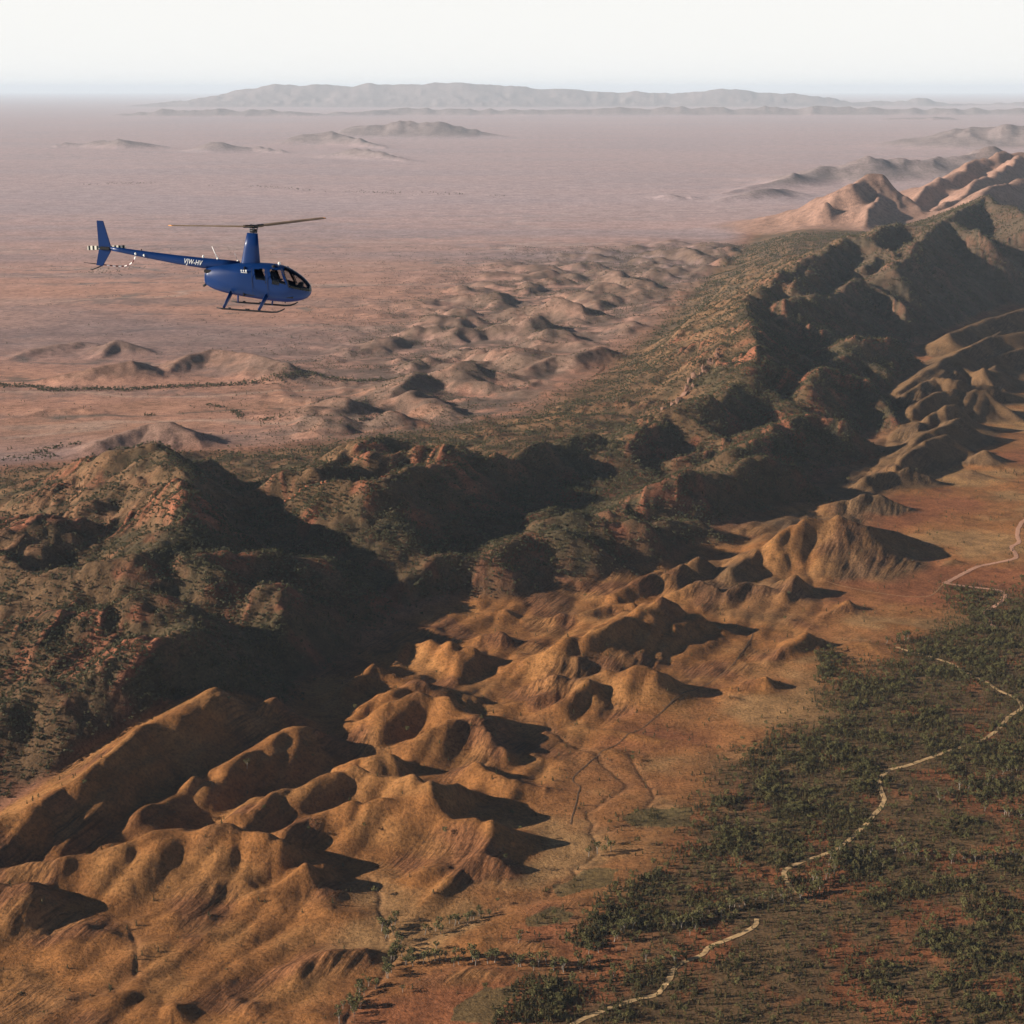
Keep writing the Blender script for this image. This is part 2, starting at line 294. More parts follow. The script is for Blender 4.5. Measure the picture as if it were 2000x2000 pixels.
GREENPATCH=[
[(119,1800),(149,1831),(195,1831),(191,1785),(135,1781)],
[(42.9,1639),(84.9,1674),(109,1678),(94.5,1644),(51.3,1610)],
[(11.2,1559),(38,1582),(62.8,1578),(47.8,1551),(12.9,1543)],
[(-54.7,1388),(-27,1433),(5.5,1437),(-10.3,1373),(-54.1,1370)],
]
PLAINTREES=[
[(-1402,4707),(-1283,4685),(-1197,4622),(-1109,4630),(-1004,4622),(-913,4655),(-821,4685),(-725,4698),(-623,4729),(-558,4773),(-484,4751),(-413,4751),(-342,4751)],
[(-1053,3746),(-990,3789),(-920,3832)],
[(-1081,3789),(-1004,3732),(-956,3789)],
[(-1066,3650),(-1003,3664),(-951,3677)],
[(-757,4382),(-686,4308),(-627,4166),(-548,4132)],
[(-3507,15030),(-2829,15030),(-2229,14822),(-1507,14120),(-862,13687),(-62,13279)],
[(-916,4200),(-860,4236)],
[(-621,4000),(-503,4016),(-397,4049),(-270,4166)],
[(-1820,7712),(-1524,7769),(-1338,7886)],
[(0,12711),(373,12772),(702,12651)],
]
RANGEFOOT=[
[(-648,1611),(-539,1758),(-491,1827),(-421,1979),(-335,2138),(-251,2321),(-77.8,2617),(198,2792),(473,3219),(680,3578),(991,4508),(1311,5787),(1669,6486),(2259,8025)],
]
RANGELEFT=[
[(-1148,3260),(-1032,3529),(-501,3733),(0,4086),(216,4668),(481,5787),(863,7577),(1372,10101),(1924,11351)],
]
HUMMOCK=[
[(-230,3962),(-168,4839),(-32.5,5664),(228,6646),(621,7795),(1002,8396)],
]
FOOTZONE=[
[(-588,1658),(-539,1758),(-421,1979),(-251,2321),(-165,2511),(-78.2,2631),(201,2824),(476,3239),(684,3603),(988,4432),(1516,5325),(1250,4358),(925,3733),(727,3260),(589,2888),(475,2486),(369,2278),(206,2138),(119,1963),(42.9,1745),(-29.4,1578),(-84.9,1515),(-129,1600),(-131,1505),(-135,1384),(-163,1280),(-467,1280)],
]
OUTCROP=[
[(-374,2825),(-347,2826),(-323,2833),(-299,2844),(-272,2868)],
[(-487,2000),(-469,2029),(-454,2053),(-440,2072),(-419,2059),(-405,2063)],
[(342,3882),(381,4009),(415,4095),(453,4149),(510,4311)],
[(-215,2822),(-199,2842)],
[(-217,2792),(-135,2918),(-165,2806)],
]

# ------------------------------------------------------------------ helpers
def tag(o, label=None, cat=None, group=None, kind=None):
    if label: o['label'] = label
    if cat: o['category'] = cat
    if group: o['group'] = group
    if kind: o['kind'] = kind
    return o
def link(name, me, parent=None):
    o = bpy.data.objects.new(name, me); COL.objects.link(o)
    if parent: o.parent = parent
    return o
def mesh_np(name, V, Fq, mat=None, smooth=True):
    me = bpy.data.meshes.new(name)
    V = np.asarray(V, dtype=np.float32); Fq = np.asarray(Fq, dtype=np.int32)
    n = Fq.shape[1]
    me.vertices.add(len(V)); me.vertices.foreach_set('co', V.ravel())
    me.loops.add(Fq.size); me.loops.foreach_set('vertex_index', Fq.ravel())
    me.polygons.add(len(Fq)); me.polygons.foreach_set('loop_start', np.arange(0, Fq.size, n, dtype=np.int32))
    me.polygons.foreach_set('use_smooth', np.full(len(Fq), smooth, dtype=bool))
    me.update(calc_edges=True)
    if mat: me.materials.append(mat)
    return me

_perm = {}
def _pn(x, y, seed):
    gx, gy = _perm[seed]
    x = np.ascontiguousarray(x, dtype=np.float32) if False else x
    xf0 = np.floor(x); yf0 = np.floor(y)
    xf = (x-xf0).astype(np.float32); yf = (y-yf0).astype(np.float32)
    xi = xf0.astype(np.int32) & 255; yi = yf0.astype(np.int32) & 255
    r0 = xi << 8; r1 = ((xi+1) & 255) << 8; yi1 = (yi+1) & 255
    u = xf*xf*xf*(xf*(xf*6-15)+10); v = yf*yf*yf*(yf*(yf*6-15)+10)
    xm = xf-1; ym = yf-1
    i = r0+yi; n00 = gx.take(i)*xf+gy.take(i)*yf
    i = r1+yi; n10 = gx.take(i)*xm+gy.take(i)*yf
    i = r0+yi1; n01 = gx.take(i)*xf+gy.take(i)*ym
    i = r1+yi1; n11 = gx.take(i)*xm+gy.take(i)*ym
    a = n00 + u*(n10-n00); b = n01 + u*(n11-n01)
    return (a + v*(b-a))*np.float32(1.5)
POOL = ThreadPoolExecutor(4)
def pnoise(x, y, seed=0):
    if seed not in _perm:
        ang = np.random.default_rng(seed+1000).random(65536)*2*np.pi
        _perm[seed] = (np.cos(ang).astype(np.float32), np.sin(ang).astype(np.float32))
    if np.size(x) < 200000: return _pn(x, y, seed)
    n = x.shape[0]; c = [n*k//8 for k in range(9)]
    return np.concatenate(list(POOL.map(lambda k: _pn(x[c[k]:c[k+1]], y[c[k]:c[k+1]], seed), range(8))))
def fbm(x, y, lam, seed, octs=3, gain=.5):
    s = 0; a = 1.0
    for i in range(octs):
        s = s + a*pnoise(x/lam, y/lam, seed+i); lam *= .5; a *= gain
    return s
def ridged(x, y, lam, seed):
    return 1 - 2*np.abs(pnoise(x/lam, y/lam, seed))
def smooth01(x, a, b):
    t = np.clip((x-a)/(b-a), 0, 1); return t*t*(3-2*t)
def smax(a, b, k):
    h = np.maximum(k-np.abs(a-b), 0)/k
    return np.maximum(a, b) + h*h*k*.25
def seg_dist(px, py, line):
    best = None
    for (x0, y0), (x1, y1) in zip(line[:-1], line[1:]):
        dx, dy = x1-x0, y1-y0; L = dx*dx+dy*dy+1e-9
        t = np.clip(((px-x0)*dx+(py-y0)*dy)/L, 0, 1)
        d = (px-x0-t*dx)**2 + (py-y0-t*dy)**2
        best = d if best is None else np.minimum(best, d)
    return np.sqrt(best)
def side_of(px, py, line):
    """signed distance: positive to the right of the line as it runs away"""
    best = None; sg = None
    for (x0, y0), (x1, y1) in zip(line[:-1], line[1:]):
        dx, dy = x1-x0, y1-y0; L = dx*dx+dy*dy+1e-9
        t = np.clip(((px-x0)*dx+(py-y0)*dy)/L, 0, 1)
        d = (px-x0-t*dx)**2 + (py-y0-t*dy)**2
        c = np.sign((px-x0)*dy-(py-y0)*dx)
        if best is None: best, sg = d, c
        else:
            m = d < best; best = np.where(m, d, best); sg = np.where(m, c, sg)
    return np.sqrt(best)*sg
def in_poly(px, py, poly):
    inside = np.zeros(np.shape(px), dtype=bool)
    n = len(poly)
    for i in range(n):
        x0, y0 = poly[i]; x1, y1 = poly[(i+1) % n]
        if y0 == y1: continue
        c = ((y0 > py) != (y1 > py)) & (px < (x1-x0)*(py-y0)/(y1-y0)+x0)
        inside ^= c
    return inside

# ------------------------------------------------------------------ terrain grid (a = x/y, rows by distance)
A_INNER = np.linspace(-.335, .335, 820)
A_COLS = np.concatenate([np.linspace(-1.1, -.62, 8)[:-1], np.linspace(-.62, -.335, 70)[:-1], A_INNER, np.linspace(.335, .6, 40)[1:]])
def logsp(a, b, n): return np.exp(np.linspace(math.log(a), math.log(b), n))
Y_ROWS = np.concatenate([logsp(150, 1200, 16)[:-1], logsp(1200, 5200, 850)[:-1], logsp(5200, 17500, 300)[:-1], logsp(17500, 95000, 240)[:-1], logsp(95000, 330000, 12)])
NR, NC = len(Y_ROWS), len(A_COLS)
GY = np.repeat(Y_ROWS[:, None], NC, 1).astype(np.float64)
GX = GY*A_COLS[None, :]

def creek_distance(X, Y):
    out = np.full(X.shape, 1e4)
    for l in CREEK:
        P = np.array(l); y0, y1 = P[:, 1].min()-60, P[:, 1].max()+60
        i0, i1 = np.searchsorted(Y_ROWS, y0), np.searchsorted(Y_ROWS, y1)
        x0, x1 = P[:, 0].min()-60, P[:, 0].max()+60
        j0, j1 = max(np.searchsorted(A_COLS, min(x0/y0, x0/y1))-1, 0), min(np.searchsorted(A_COLS, max(x1/y0, x1/y1))+1, NC)
        x, y = X[i0:i1, j0:j1], Y[i0:i1, j0:j1]
        out[i0:i1, j0:j1] = np.minimum(out[i0:i1, j0:j1], seg_dist(x, y+3*pnoise(x/20, y/20, 58), l))
    return out
def spur_field(X, Y):
    """short crisp spurs in rows along the strike of the beds, laid over the foothills"""
    K = np.zeros(X.shape); r = np.random.default_rng(77)
    P = np.array(FOOTZONE[0]); c, s = .41, .91
    q = P[:, 0]*s-P[:, 1]*c; t = P[:, 0]*c+P[:, 1]*s
    for qq in np.arange(q.min(), q.max(), 37):
        for tt in np.arange(t.min(), t.max(), 112):
            q0 = qq+r.normal()*9; t0 = tt+r.normal()*22
            x0, y0 = q0*s+t0*c, -q0*c+t0*s
            A = r.uniform(4, 9); L = r.uniform(70, 130); an = math.atan2(s, c)+r.normal()*.16
            if y0 < 1210 or y0 > 4600 or not in_poly(np.array([x0]), np.array([y0]), FOOTZONE[0])[0]: continue
            far = 1+max(0, y0-2400)/2400; A *= far; L *= far
            ux, uy = math.cos(an), math.sin(an); R = L+A/.45+8
            i0, i1 = np.searchsorted(Y_ROWS, y0-R), np.searchsorted(Y_ROWS, y0+R)
            j0, j1 = np.searchsorted(A_COLS, min((x0-R)/(y0-R), (x0-R)/(y0+R))), np.searchsorted(A_COLS, max((x0+R)/(y0-R), (x0+R)/(y0+R)))
            dx, dy = X[i0:i1, j0:j1]-x0, Y[i0:i1, j0:j1]-y0
            al = dx*ux+dy*uy; ac = dx*uy-dy*ux
            d = np.sqrt(np.clip(np.abs(al)-L*.35, 0, None)**2*.45+ac*ac+36)-6
            K[i0:i1, j0:j1] = smax(K[i0:i1, j0:j1], A-.50*d, 1.8)
    return np.clip(K, 0, None)
def terrain():
    X, Y = GX, GY
    dist = np.sqrt(X*X+Y*Y)
    near = 1-smooth01(Y, 6000, 9000)
    # wandering of the crest lines
    wx = 7*pnoise(X/110, Y/110, 1) + 2*pnoise(X/38, Y/38, 2)
    wy = 7*pnoise(X/110, Y/110, 3) + 2*pnoise(X/38, Y/38, 4)
    far = smooth01(Y, 7000, 14000)
    wx = wx*(1-far) + far*(120*pnoise(X/900, Y/900, 5)+50*pnoise(X/350, Y/350, 6))
    wy = wy*(1-far) + far*(160*pnoise(X/900, Y/900, 7)+60*pnoise(X/350, Y/350, 8))
    XW, YW = X+wx, Y+wy
    F = {k: np.full(X.shape, -60.0) for k in 'fmpods'}
    par = {'f': (.86, 6, 6), 'm': (.74, 9, 16), 'p': (.55, 8, 8), 'o': (.85, 14, 20), 'd': (.34, 18, 20), 's': (.30, 120, 40)}
    tail = {'f': 10, 'm': 18, 'p': 12, 'o': 20, 'd': 32, 's': 80}; asym = {'f': .14, 'm': .30, 'p': .1, 'o': .1, 'd': 0, 's': 0}
    for st, rad, slope, pts in RIDGES:
        s, r, k = par[st]
        if slope: s = s*slope/.6
        if rad: r = rad
        P = np.array(pts, dtype=float)
        hm = P[:, 2].max()
        inf = 2.6*hm/s + 60 + (300 if st in 'ds' else 0)
        x0, x1 = P[:, 0].min()-inf, P[:, 0].max()+inf
        y0, y1 = max(P[:, 1].min()-inf, 200), P[:, 1].max()+inf
        i0, i1 = np.searchsorted(Y_ROWS, y0), np.searchsorted(Y_ROWS, y1)
        am = min(x0/y0, x0/y1); aM = max(x1/y0, x1/y1)
        j0, j1 = max(np.searchsorted(A_COLS, am)-1, 0), min(np.searchsorted(A_COLS, aM)+1, NC)
        if i1-i0 < 2 or j1-j0 < 2: continue
        xs = XW[i0:i1, j0:j1]; ys = YW[i0:i1, j0:j1]
        val = None
        for a, b in zip(P[:-1], P[1:]):
            dx, dy = b[0]-a[0], b[1]-a[1]; L = dx*dx+dy*dy+1e-6
            t = np.clip(((xs-a[0])*dx+(ys-a[1])*dy)/L, 0, 1)
            ex = xs-a[0]-t*dx; dd = np.sqrt(ex**2+(ys-a[1]-t*dy)**2 + r*r); d = dd-r
            h = a[2]+t*(b[2]-a[2])
            S = 1.12*h+tail[st]
            z = h - S*(1-np.exp(-d*s*(1+asym[st]*ex/dd)/S))      # steeper on the right, long on the left
            val = z if val is None else np.maximum(val, z)
        F[st][i0:i1, j0:j1] = smax(F[st][i0:i1, j0:j1], val, k)
    foot = side_of(X, Y, RANGEFOOT[0])
    left = side_of(X, Y, RANGELEFT[0])
    F['m'] = F['m'] - np.clip(foot+30, 0, None)*.34*(1-smooth01(Y, 5800, 7600)) - np.clip(-left+190, 0, None)*.5
    # the open land
    base = 26*np.exp(-np.clip(foot, 0, None)/190)*(1-smooth01(Y, 6500, 9000)) + 3.0*fbm(X, Y, 420, 20, 2)*near
    base = base*np.where(left < 0, np.exp(np.minimum(left, 0)/300), 1.0)
    base = base + smooth01(foot, 60, 300)*near*(1.6*fbm(X, Y, 130, 22, 2))
    base = base + (left < 0)*(4.0*fbm(X, Y, 900, 24, 3))*np.exp(-dist/30000)
    base = base + smooth01(Y, 9000, 16000)*(12*fbm(X, Y, 3800, 27, 2))*(1-smooth01(Y, 40000, 70000))
    # knobbly low hills along the foot of the range on the plain side
    hd = seg_dist(X, Y, HUMMOCK[0])
    hm = np.exp(-(hd/np.interp(Y, [3500, 6000, 9000], [230, 520, 800]))**2)
    hum = hm*np.clip(52*(fbm(X+Y*.25, Y, 230, 30, 3)+.20), 0, 80)
    mid = np.minimum(-foot, left)
    swell = np.interp(Y, [1500, 2000, 2600, 3000, 3500, 4000, 5000, 6000, 8000, 9500, 11000], [25, 40, 40, 32, 30, 36, 70, 80, 100, 60, 0])*smooth01(mid, -60, 330)
    F['m'] = smax(F['m'], swell + base, 14)
    z = base + hum
    z = smax(z, F['p'], 10)
    z = smax(z, F['d'], 25); z = smax(z, F['s'], 60)
    zf_in = smax(z, F['f'], 9)
    z1 = smax(zf_in, F['m'], 16)
    z1 = smax(z1, F['o'], 30)
    hf = np.clip(F['f']-base, 0, None); hmn = np.clip(np.maximum(F['m'], F['o'])-base, 0, None)
    wf = smooth01(hf, 1.5, 9)
    wm = smooth01(F['m']-np.maximum(F['f'], base), 0, 14)
    wo = smooth01(F['o']-base, 2, 30)
    sdz = seg_dist(X+wx, Y+wy, FOOTZONE[0]+FOOTZONE[0][:1]); wz = smooth01(np.where(in_poly(X+wx, Y+wy, FOOTZONE[0]), sdz, 0), 0, 70)
    wf = np.maximum(wf, wz)
    # gullies and knolls
    bil = lambda x, y, lam, sd: 2*np.abs(pnoise(x/lam, y/lam, sd))
    g1 = bil(X+Y*.2, Y*.8, 200, 40); g2 = bil(X+wx*2, Y, 92, 41); g3 = bil(X, Y+wy*2, 36, 42)
    am = wm*np.clip(hmn/90, 0, 1)
    z1 = z1 + (am+.35*wm)*(11*(g1-.45) + 5.5*(g2-.45) + 1.8*(g3-.4))*near
    z1 = z1 + wm*near*(.9*pnoise(X/15, Y/15, 43) + .6*pnoise(X/7, Y/7, 44))
    z1 = z1 + wo*(26*(ridged(X, Y, 420, 45)-.4)+16*(ridged(X, Y, 170, 46)-.4))*np.clip(F['o']/120, 0, 1)
    spur = spur_field(X+.6*wx, Y+.6*wy)
    # folds drawn out along the strike
    qs = X*.90-Y*.44+wx*1.5; ts = X*.44+Y*.90
    fold = 2*np.abs(pnoise(qs/56, ts/150, 47)); fold2 = 2*np.abs(pnoise((qs+ts*.3)/27, (ts-qs*.3)/60, 48))
    fz = 1.5*(fold-.35)+1.0*(fold2-.35) + spur-2.5
    z1 = z1 + (1-wm)*wz*near*fz*np.clip(.55+hf/50, 0, 1.1) + am*(4*(fold-.4)+1.5*(fold2-.4))*near
    # strata: thin ribs along the strike of the range, where the beds stand out
    q = X*.90-Y*.44 + .55*z1 + 10*pnoise(X/160, Y/160, 50); tt = X*.44+Y*.90
    patch = smooth01(fbm(X, Y, 130, 51, 2), -.15, .45)
    rib = pnoise(q/7.5, tt/140, 52)+.6*pnoise(q/3.6, tt/90, 53)
    z1 = z1 + (1-wm)*wf*np.clip(.3+hf/14, 0, 1)*(1.0*rib*patch)*near
    led = np.clip(ridged(q, tt*.18, 26, 55), -.2, 1)
    ledm = smooth01(fbm(X, Y, 210, 57, 2), .12, .5)
    z1 = z1 + (am+.3*wm)*ledm*4.5*led*near
    # shallow water courses
    cd = creek_distance(X, Y)
    z1 = z1 - 1.1*np.exp(-(cd/2.8)**2) - .7*np.exp(-(cd/12)**2)
    # far hills get their own folds
    hd_ = np.clip(np.maximum(F['d'], F['s'])-base, 0, None)
    z1 = z1 + smooth01(hd_, 10, 80)*np.clip(hd_/150, 0, 1.2)*(60*(ridged(X, Y, 1500, 60)-.4)+40*(ridged(X, Y, 620, 61)-.4)+18*(ridged(X, Y, 280, 65)-.4)*(Y < 30000))*(1-.5*smooth01(hd_, 300, 700))
    hp = np.clip(F['p']-base, 0, None)+hum
    z1 = z1 + smooth01(hp, 2, 12)*(2.2*(ridged(X, Y, 60, 62)-.4)+.8*pnoise(X/18, Y/18, 63))*near
    z1 = z1 + near*.25*pnoise(X/9, Y/9, 64)
    return dict(z=z1, base=base, wf=wf*(1-wm), wm=wm, wo=wo, hf=hf, hm=hmn, hp=hp, hum=hm, hd=hd_, foot=foot, left=left, g2=g2, ledm=ledm*am, patch=patch, led=led, creek=cd)
T = terrain()
GZ = T['z']
def gidx(x, y):
    x = np.asarray(x, float); y = np.asarray(y, float)
    i = np.interp(y, Y_ROWS, np.arange(NR)); j = np.interp(x/y, A_COLS, np.arange(NC))
    i0 = np.clip(np.floor(i).astype(int), 0, NR-2); j0 = np.clip(np.floor(j).astype(int), 0, NC-2)
    return i0, j0, i-i0, j-j0
def samp(G, x, y):
    i, j, fi, fj = gidx(x, y)
    return (G[i, j]*(1-fi)*(1-fj)+G[i+1, j]*fi*(1-fj)+G[i, j+1]*(1-fi)*fj+G[i+1, j+1]*fi*fj)

# scrub cover of the valley floor
_sx, _sy = GX+26*pnoise(GX/90, GY/90, 70)+10*pnoise(GX/30, GY/30, 76), GY+26*pnoise(GX/90, GY/90, 71)+10*pnoise(GX/30, GY/30, 77)
_near = GY < 4200; _d = np.zeros_like(GX); _d[_near] = seg_dist(_sx[_near], _sy[_near], SCRUB[0]+SCRUB[0][:1])
SCR = smooth01(np.where(in_poly(_sx, _sy, SCRUB[0]), _d, -_d), -35, 70)*_near*(1-.6*T['wf'])
DEN = np.zeros_like(SCR)
for pl in DENSE: DEN = np.maximum(DEN, in_poly(GX+8*pnoise(GX/30, GY/30, 72), GY+8*pnoise(GX/30, GY/30, 73), pl).astype(float))
GRP = np.zeros_like(SCR)
for pl in GREENPATCH: GRP = np.maximum(GRP, in_poly(GX+8*pnoise(GX/30, GY/30, 74), GY+8*pnoise(GX/30, GY/30, 75), pl).astype(float))

# colours of the ground (linear albedo), with haze painted into the far plain
def lerp(a, b, w): return a + (np.asarray(b)-a)*w[..., None]
def ground_colour():
    X, Y = GX, GY
    n1 = fbm(X, Y, 260, 80, 3); n2 = fbm(X, Y, 70, 83, 3); n3 = fbm(X, Y, 1500, 86, 3)
    c = np.zeros(X.shape+(3,)); c[:] = (.36, .165, .095)
    # the plain: pink red earth with darker and paler tracts
    left = smooth01(-T['left'], -50, 150)
    plain = np.zeros_like(c); plain[:] = (.58, .30, .205)
    n4 = fbm(X*.22, Y, 520, 89, 3); n5 = fbm(X*.3, Y, 1500, 92, 2)
    plain = lerp(plain, (.20, .145, .13), smooth01(n4+.3*n2, .05, .55)*.72)
    plain = lerp(plain, (.66, .29, .13), smooth01(-n5, .1, .6)*(1-smooth01(Y, 4500, 8000))*.9)
    plain = lerp(plain, (.52, .27, .17), smooth01(-n3+.5*n1, .15, .8)*.8)
    l1 = pnoise(X/1500, Y/520, 95)+.16*pnoise(X/260, Y/110, 96); l2 = pnoise(X/2600, Y/800, 97)+.12*pnoise(X/300, Y/140, 98)
    plain = lerp(plain, (.17, .135, .105), np.exp(-(l1/.035)**2)*.95*smooth01(n2, -.7, .2))
    plain = lerp(plain, (.60, .40, .30), np.exp(-(l2/.03)**2)*.8)
    plain = lerp(plain, (.30, .215, .21), smooth01(n5, -.05, .45)*.8)
    n6 = fbm(X, Y, 3800, 180, 3); plain = lerp(plain, (.62, .36, .27), smooth01(-n6+.3*n4, .1, .6)*.6)
    plain = lerp(plain, (.60, .47, .49), smooth01(Y, 5000, 13000)*.8)  # distance haze painted into the albedo: plain turns paler and bluer far off
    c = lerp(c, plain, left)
    c = lerp(c, (.19, .13, .10), np.clip(T['hum']*1.3, 0, 1)*smooth01(n2, -.8, .3)*.9)
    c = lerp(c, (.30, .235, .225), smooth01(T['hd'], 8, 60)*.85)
    c = lerp(c, (.24, .15, .105), smooth01(T['hp'], 6, 25)*.55*left)
    # valley margin, golden to orange
    val = np.zeros_like(c); val[:] = (.40, .172, .060)
    val = lerp(val, (.33, .115, .05), smooth01(n1, -.1, .5)*.8)
    val = lerp(val, (.43, .25, .105), smooth01(-n1+.3*n2, .1, .6)*.8)
    c = lerp(c, val, smooth01(T['foot'], -40, 120)*(1-left))
    # foothills: dry grass over red-brown slate
    ft = np.zeros_like(c); ft[:] = (.40, .170, .054)
    ft = lerp(ft, (.25, .105, .05), smooth01(T['patch'], .2, .9)*.75)
    ft = lerp(ft, (.47, .225, .078), smooth01(T['g2'], .35, .9)*.6)
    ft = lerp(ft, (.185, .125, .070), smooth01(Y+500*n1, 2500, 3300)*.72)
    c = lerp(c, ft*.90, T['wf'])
    # range: red stony soil, grey-green cover
    mt = np.zeros_like(c); mt[:] = (.150, .088, .044)
    mt = lerp(mt, (.29, .105, .055), smooth01(n2+.5*n1, .15, .7)*.8)
    mt = lerp(mt, (.095, .080, .042), smooth01(n1-.3*n2, .0, .6)*.7)
    mt = lerp(mt, (.40, .15, .08), T['ledm']*smooth01(T['led'], .35, .8))
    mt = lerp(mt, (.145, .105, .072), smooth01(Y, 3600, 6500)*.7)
    mt = lerp(mt, (.29, .165, .085), smooth01(-T['foot'], 260, 480)*smooth01(n2, -.4, .4)*.75)
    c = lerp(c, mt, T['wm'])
    c = lerp(c, (.46, .27, .20), T['wo']*.9)
    # scrub floor
    sc = np.zeros_like(c); sc[:] = (.165, .098, .046)
    sc = lerp(sc, (.31, .112, .046), smooth01(n2+.6*n1, .05, .6)*.9)
    c = lerp(c, sc, SCR)
    c = lerp(c, (.13, .12, .05), GRP*.7)
    c = lerp(c, (.20, .11, .06), np.exp(-(T['creek']/8)**2)*.3)
    return np.clip(c*.66, 0, 1)
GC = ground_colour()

# ------------------------------------------------------------------ materials
def mat_new(name):
    m = bpy.data.materials.new(name); m.use_nodes = True
    nt = m.node_tree; nt.nodes.clear()
    out = nt.nodes.new('ShaderNodeOutputMaterial'); b = nt.nodes.new('ShaderNodeBsdfPrincipled')
    nt.links.new(b.outputs[0], out.inputs['Surface'])
    return m, nt, b
def N(nt, t, **kw):
    n = nt.nodes.new(t)
    for k, v in kw.items():
        if hasattr(n, k): setattr(n, k, v)
        else: n.inputs[k].default_value = v
    return n
def math_node(nt, op, a, b=None):
    n = nt.nodes.new('ShaderNodeMath'); n.operation = op
    for i, v in enumerate((a, b)):
        if v is None: continue
        if isinstance(v, (int, float)): n.inputs[i].default_value = v
        else: nt.links.new(v, n.inputs[i])
    return n.outputs[0]
def ramp(nt, fac, stops):
    r = nt.nodes.new('ShaderNodeValToRGB')
    el = r.color_ramp.elements
    while len(el) < len(stops): el.new(.5)
    for e, (p, c) in zip(el, stops):
        e.position = p; e.color = (c, c, c, 1) if isinstance(c, (int, float)) else (*c, 1)
    nt.links.new(fac, r.inputs[0]); return r.outputs[0]
def mulcol(nt, a, b, fac=1.0):
    m = nt.nodes.new('ShaderNodeMix'); m.data_type = 'RGBA'; m.blend_type = 'MULTIPLY'; m.inputs[0].default_value = fac
    nt.links.new(a, m.inputs[6]); nt.links.new(b, m.inputs[7]); return m.outputs[2]

def terrain_material():
    m, nt, b = mat_new('dry_earth')
    b.inputs['Roughness'].default_value = .95; b.inputs['Specular IOR Level'].default_value = .1
    at = N(nt, 'ShaderNodeAttribute', attribute_name='tint')
    st = N(nt, 'ShaderNodeAttribute', attribute_name='stria')
    fi = N(nt, 'ShaderNodeAttribute', attribute_name='fine')
    geo = N(nt, 'ShaderNodeNewGeometry')
    def noise(vec, scale, det=4.0, rough=.6):
        n = N(nt, 'ShaderNodeTexNoise'); n.inputs['Scale'].default_value = scale; n.inputs['Detail'].default_value = det; n.inputs['Roughness'].default_value = rough
        nt.links.new(vec, n.inputs['Vector']); return n.outputs['Fac']
    pos = geo.outputs['Position']
    n_a = noise(pos, .045, 6); n_b = noise(pos, .28, 5, .7); n_c = noise(pos, .009, 5)
    col = mulcol(nt, at.outputs['Color'], ramp(nt, n_a, [(.3, .62), (.5, 1.0), (.7, 1.25)]))
    mb = nt.nodes.new('ShaderNodeMix'); mb.data_type = 'RGBA'; mb.blend_type = 'MULTIPLY'; nt.links.new(fi.outputs['Fac'], mb.inputs[0]); nt.links.new(col, mb.inputs[6]); nt.links.new(ramp(nt, n_b, [(.30, .40), (.5, 1.0), (.68, 1.35)]), mb.inputs[7]); col = mb.outputs[2]
    col = mulcol(nt, col, ramp(nt, n_c, [(.35, .8), (.65, 1.12)]))
    # ribs of the standing beds: noise drawn out along the strike
    mp = N(nt, 'ShaderNodeMapping'); mp.vector_type = 'TEXTURE'
    mp.inputs['Rotation'].default_value = (0, 0, math.radians(64)); mp.inputs['Scale'].default_value = (60, 3.2, 9)
    nt.links.new(pos, mp.inputs['Vector'])
    n_s = noise(mp.outputs[0], 1.0, 3)
    stri = ramp(nt, n_s, [(.34, .42), (.5, .95), (.66, 1.22)])
    mx = nt.nodes.new('ShaderNodeMix'); mx.data_type = 'RGBA'; mx.blend_type = 'MULTIPLY'
    nt.links.new(st.outputs['Fac'], mx.inputs[0]); nt.links.new(col, mx.inputs[6]); nt.links.new(stri, mx.inputs[7])
    nt.links.new(mx.outputs[2], b.inputs['Base Color'])
    hsum = math_node(nt, 'ADD', math_node(nt, 'MULTIPLY', n_b, 1.7), math_node(nt, 'MULTIPLY', math_node(nt, 'MULTIPLY', n_s, st.outputs['Fac']), 1.6))
    bp = N(nt, 'ShaderNodeBump'); bp.inputs['Strength'].default_value = .9; bp.inputs['Distance'].default_value = 1.0
    nt.links.new(math_node(nt, 'MULTIPLY', hsum, fi.outputs['Fac']), bp.inputs['Height']); nt.links.new(bp.outputs[0], b.inputs['Normal'])
    return m
M_EARTH = terrain_material()

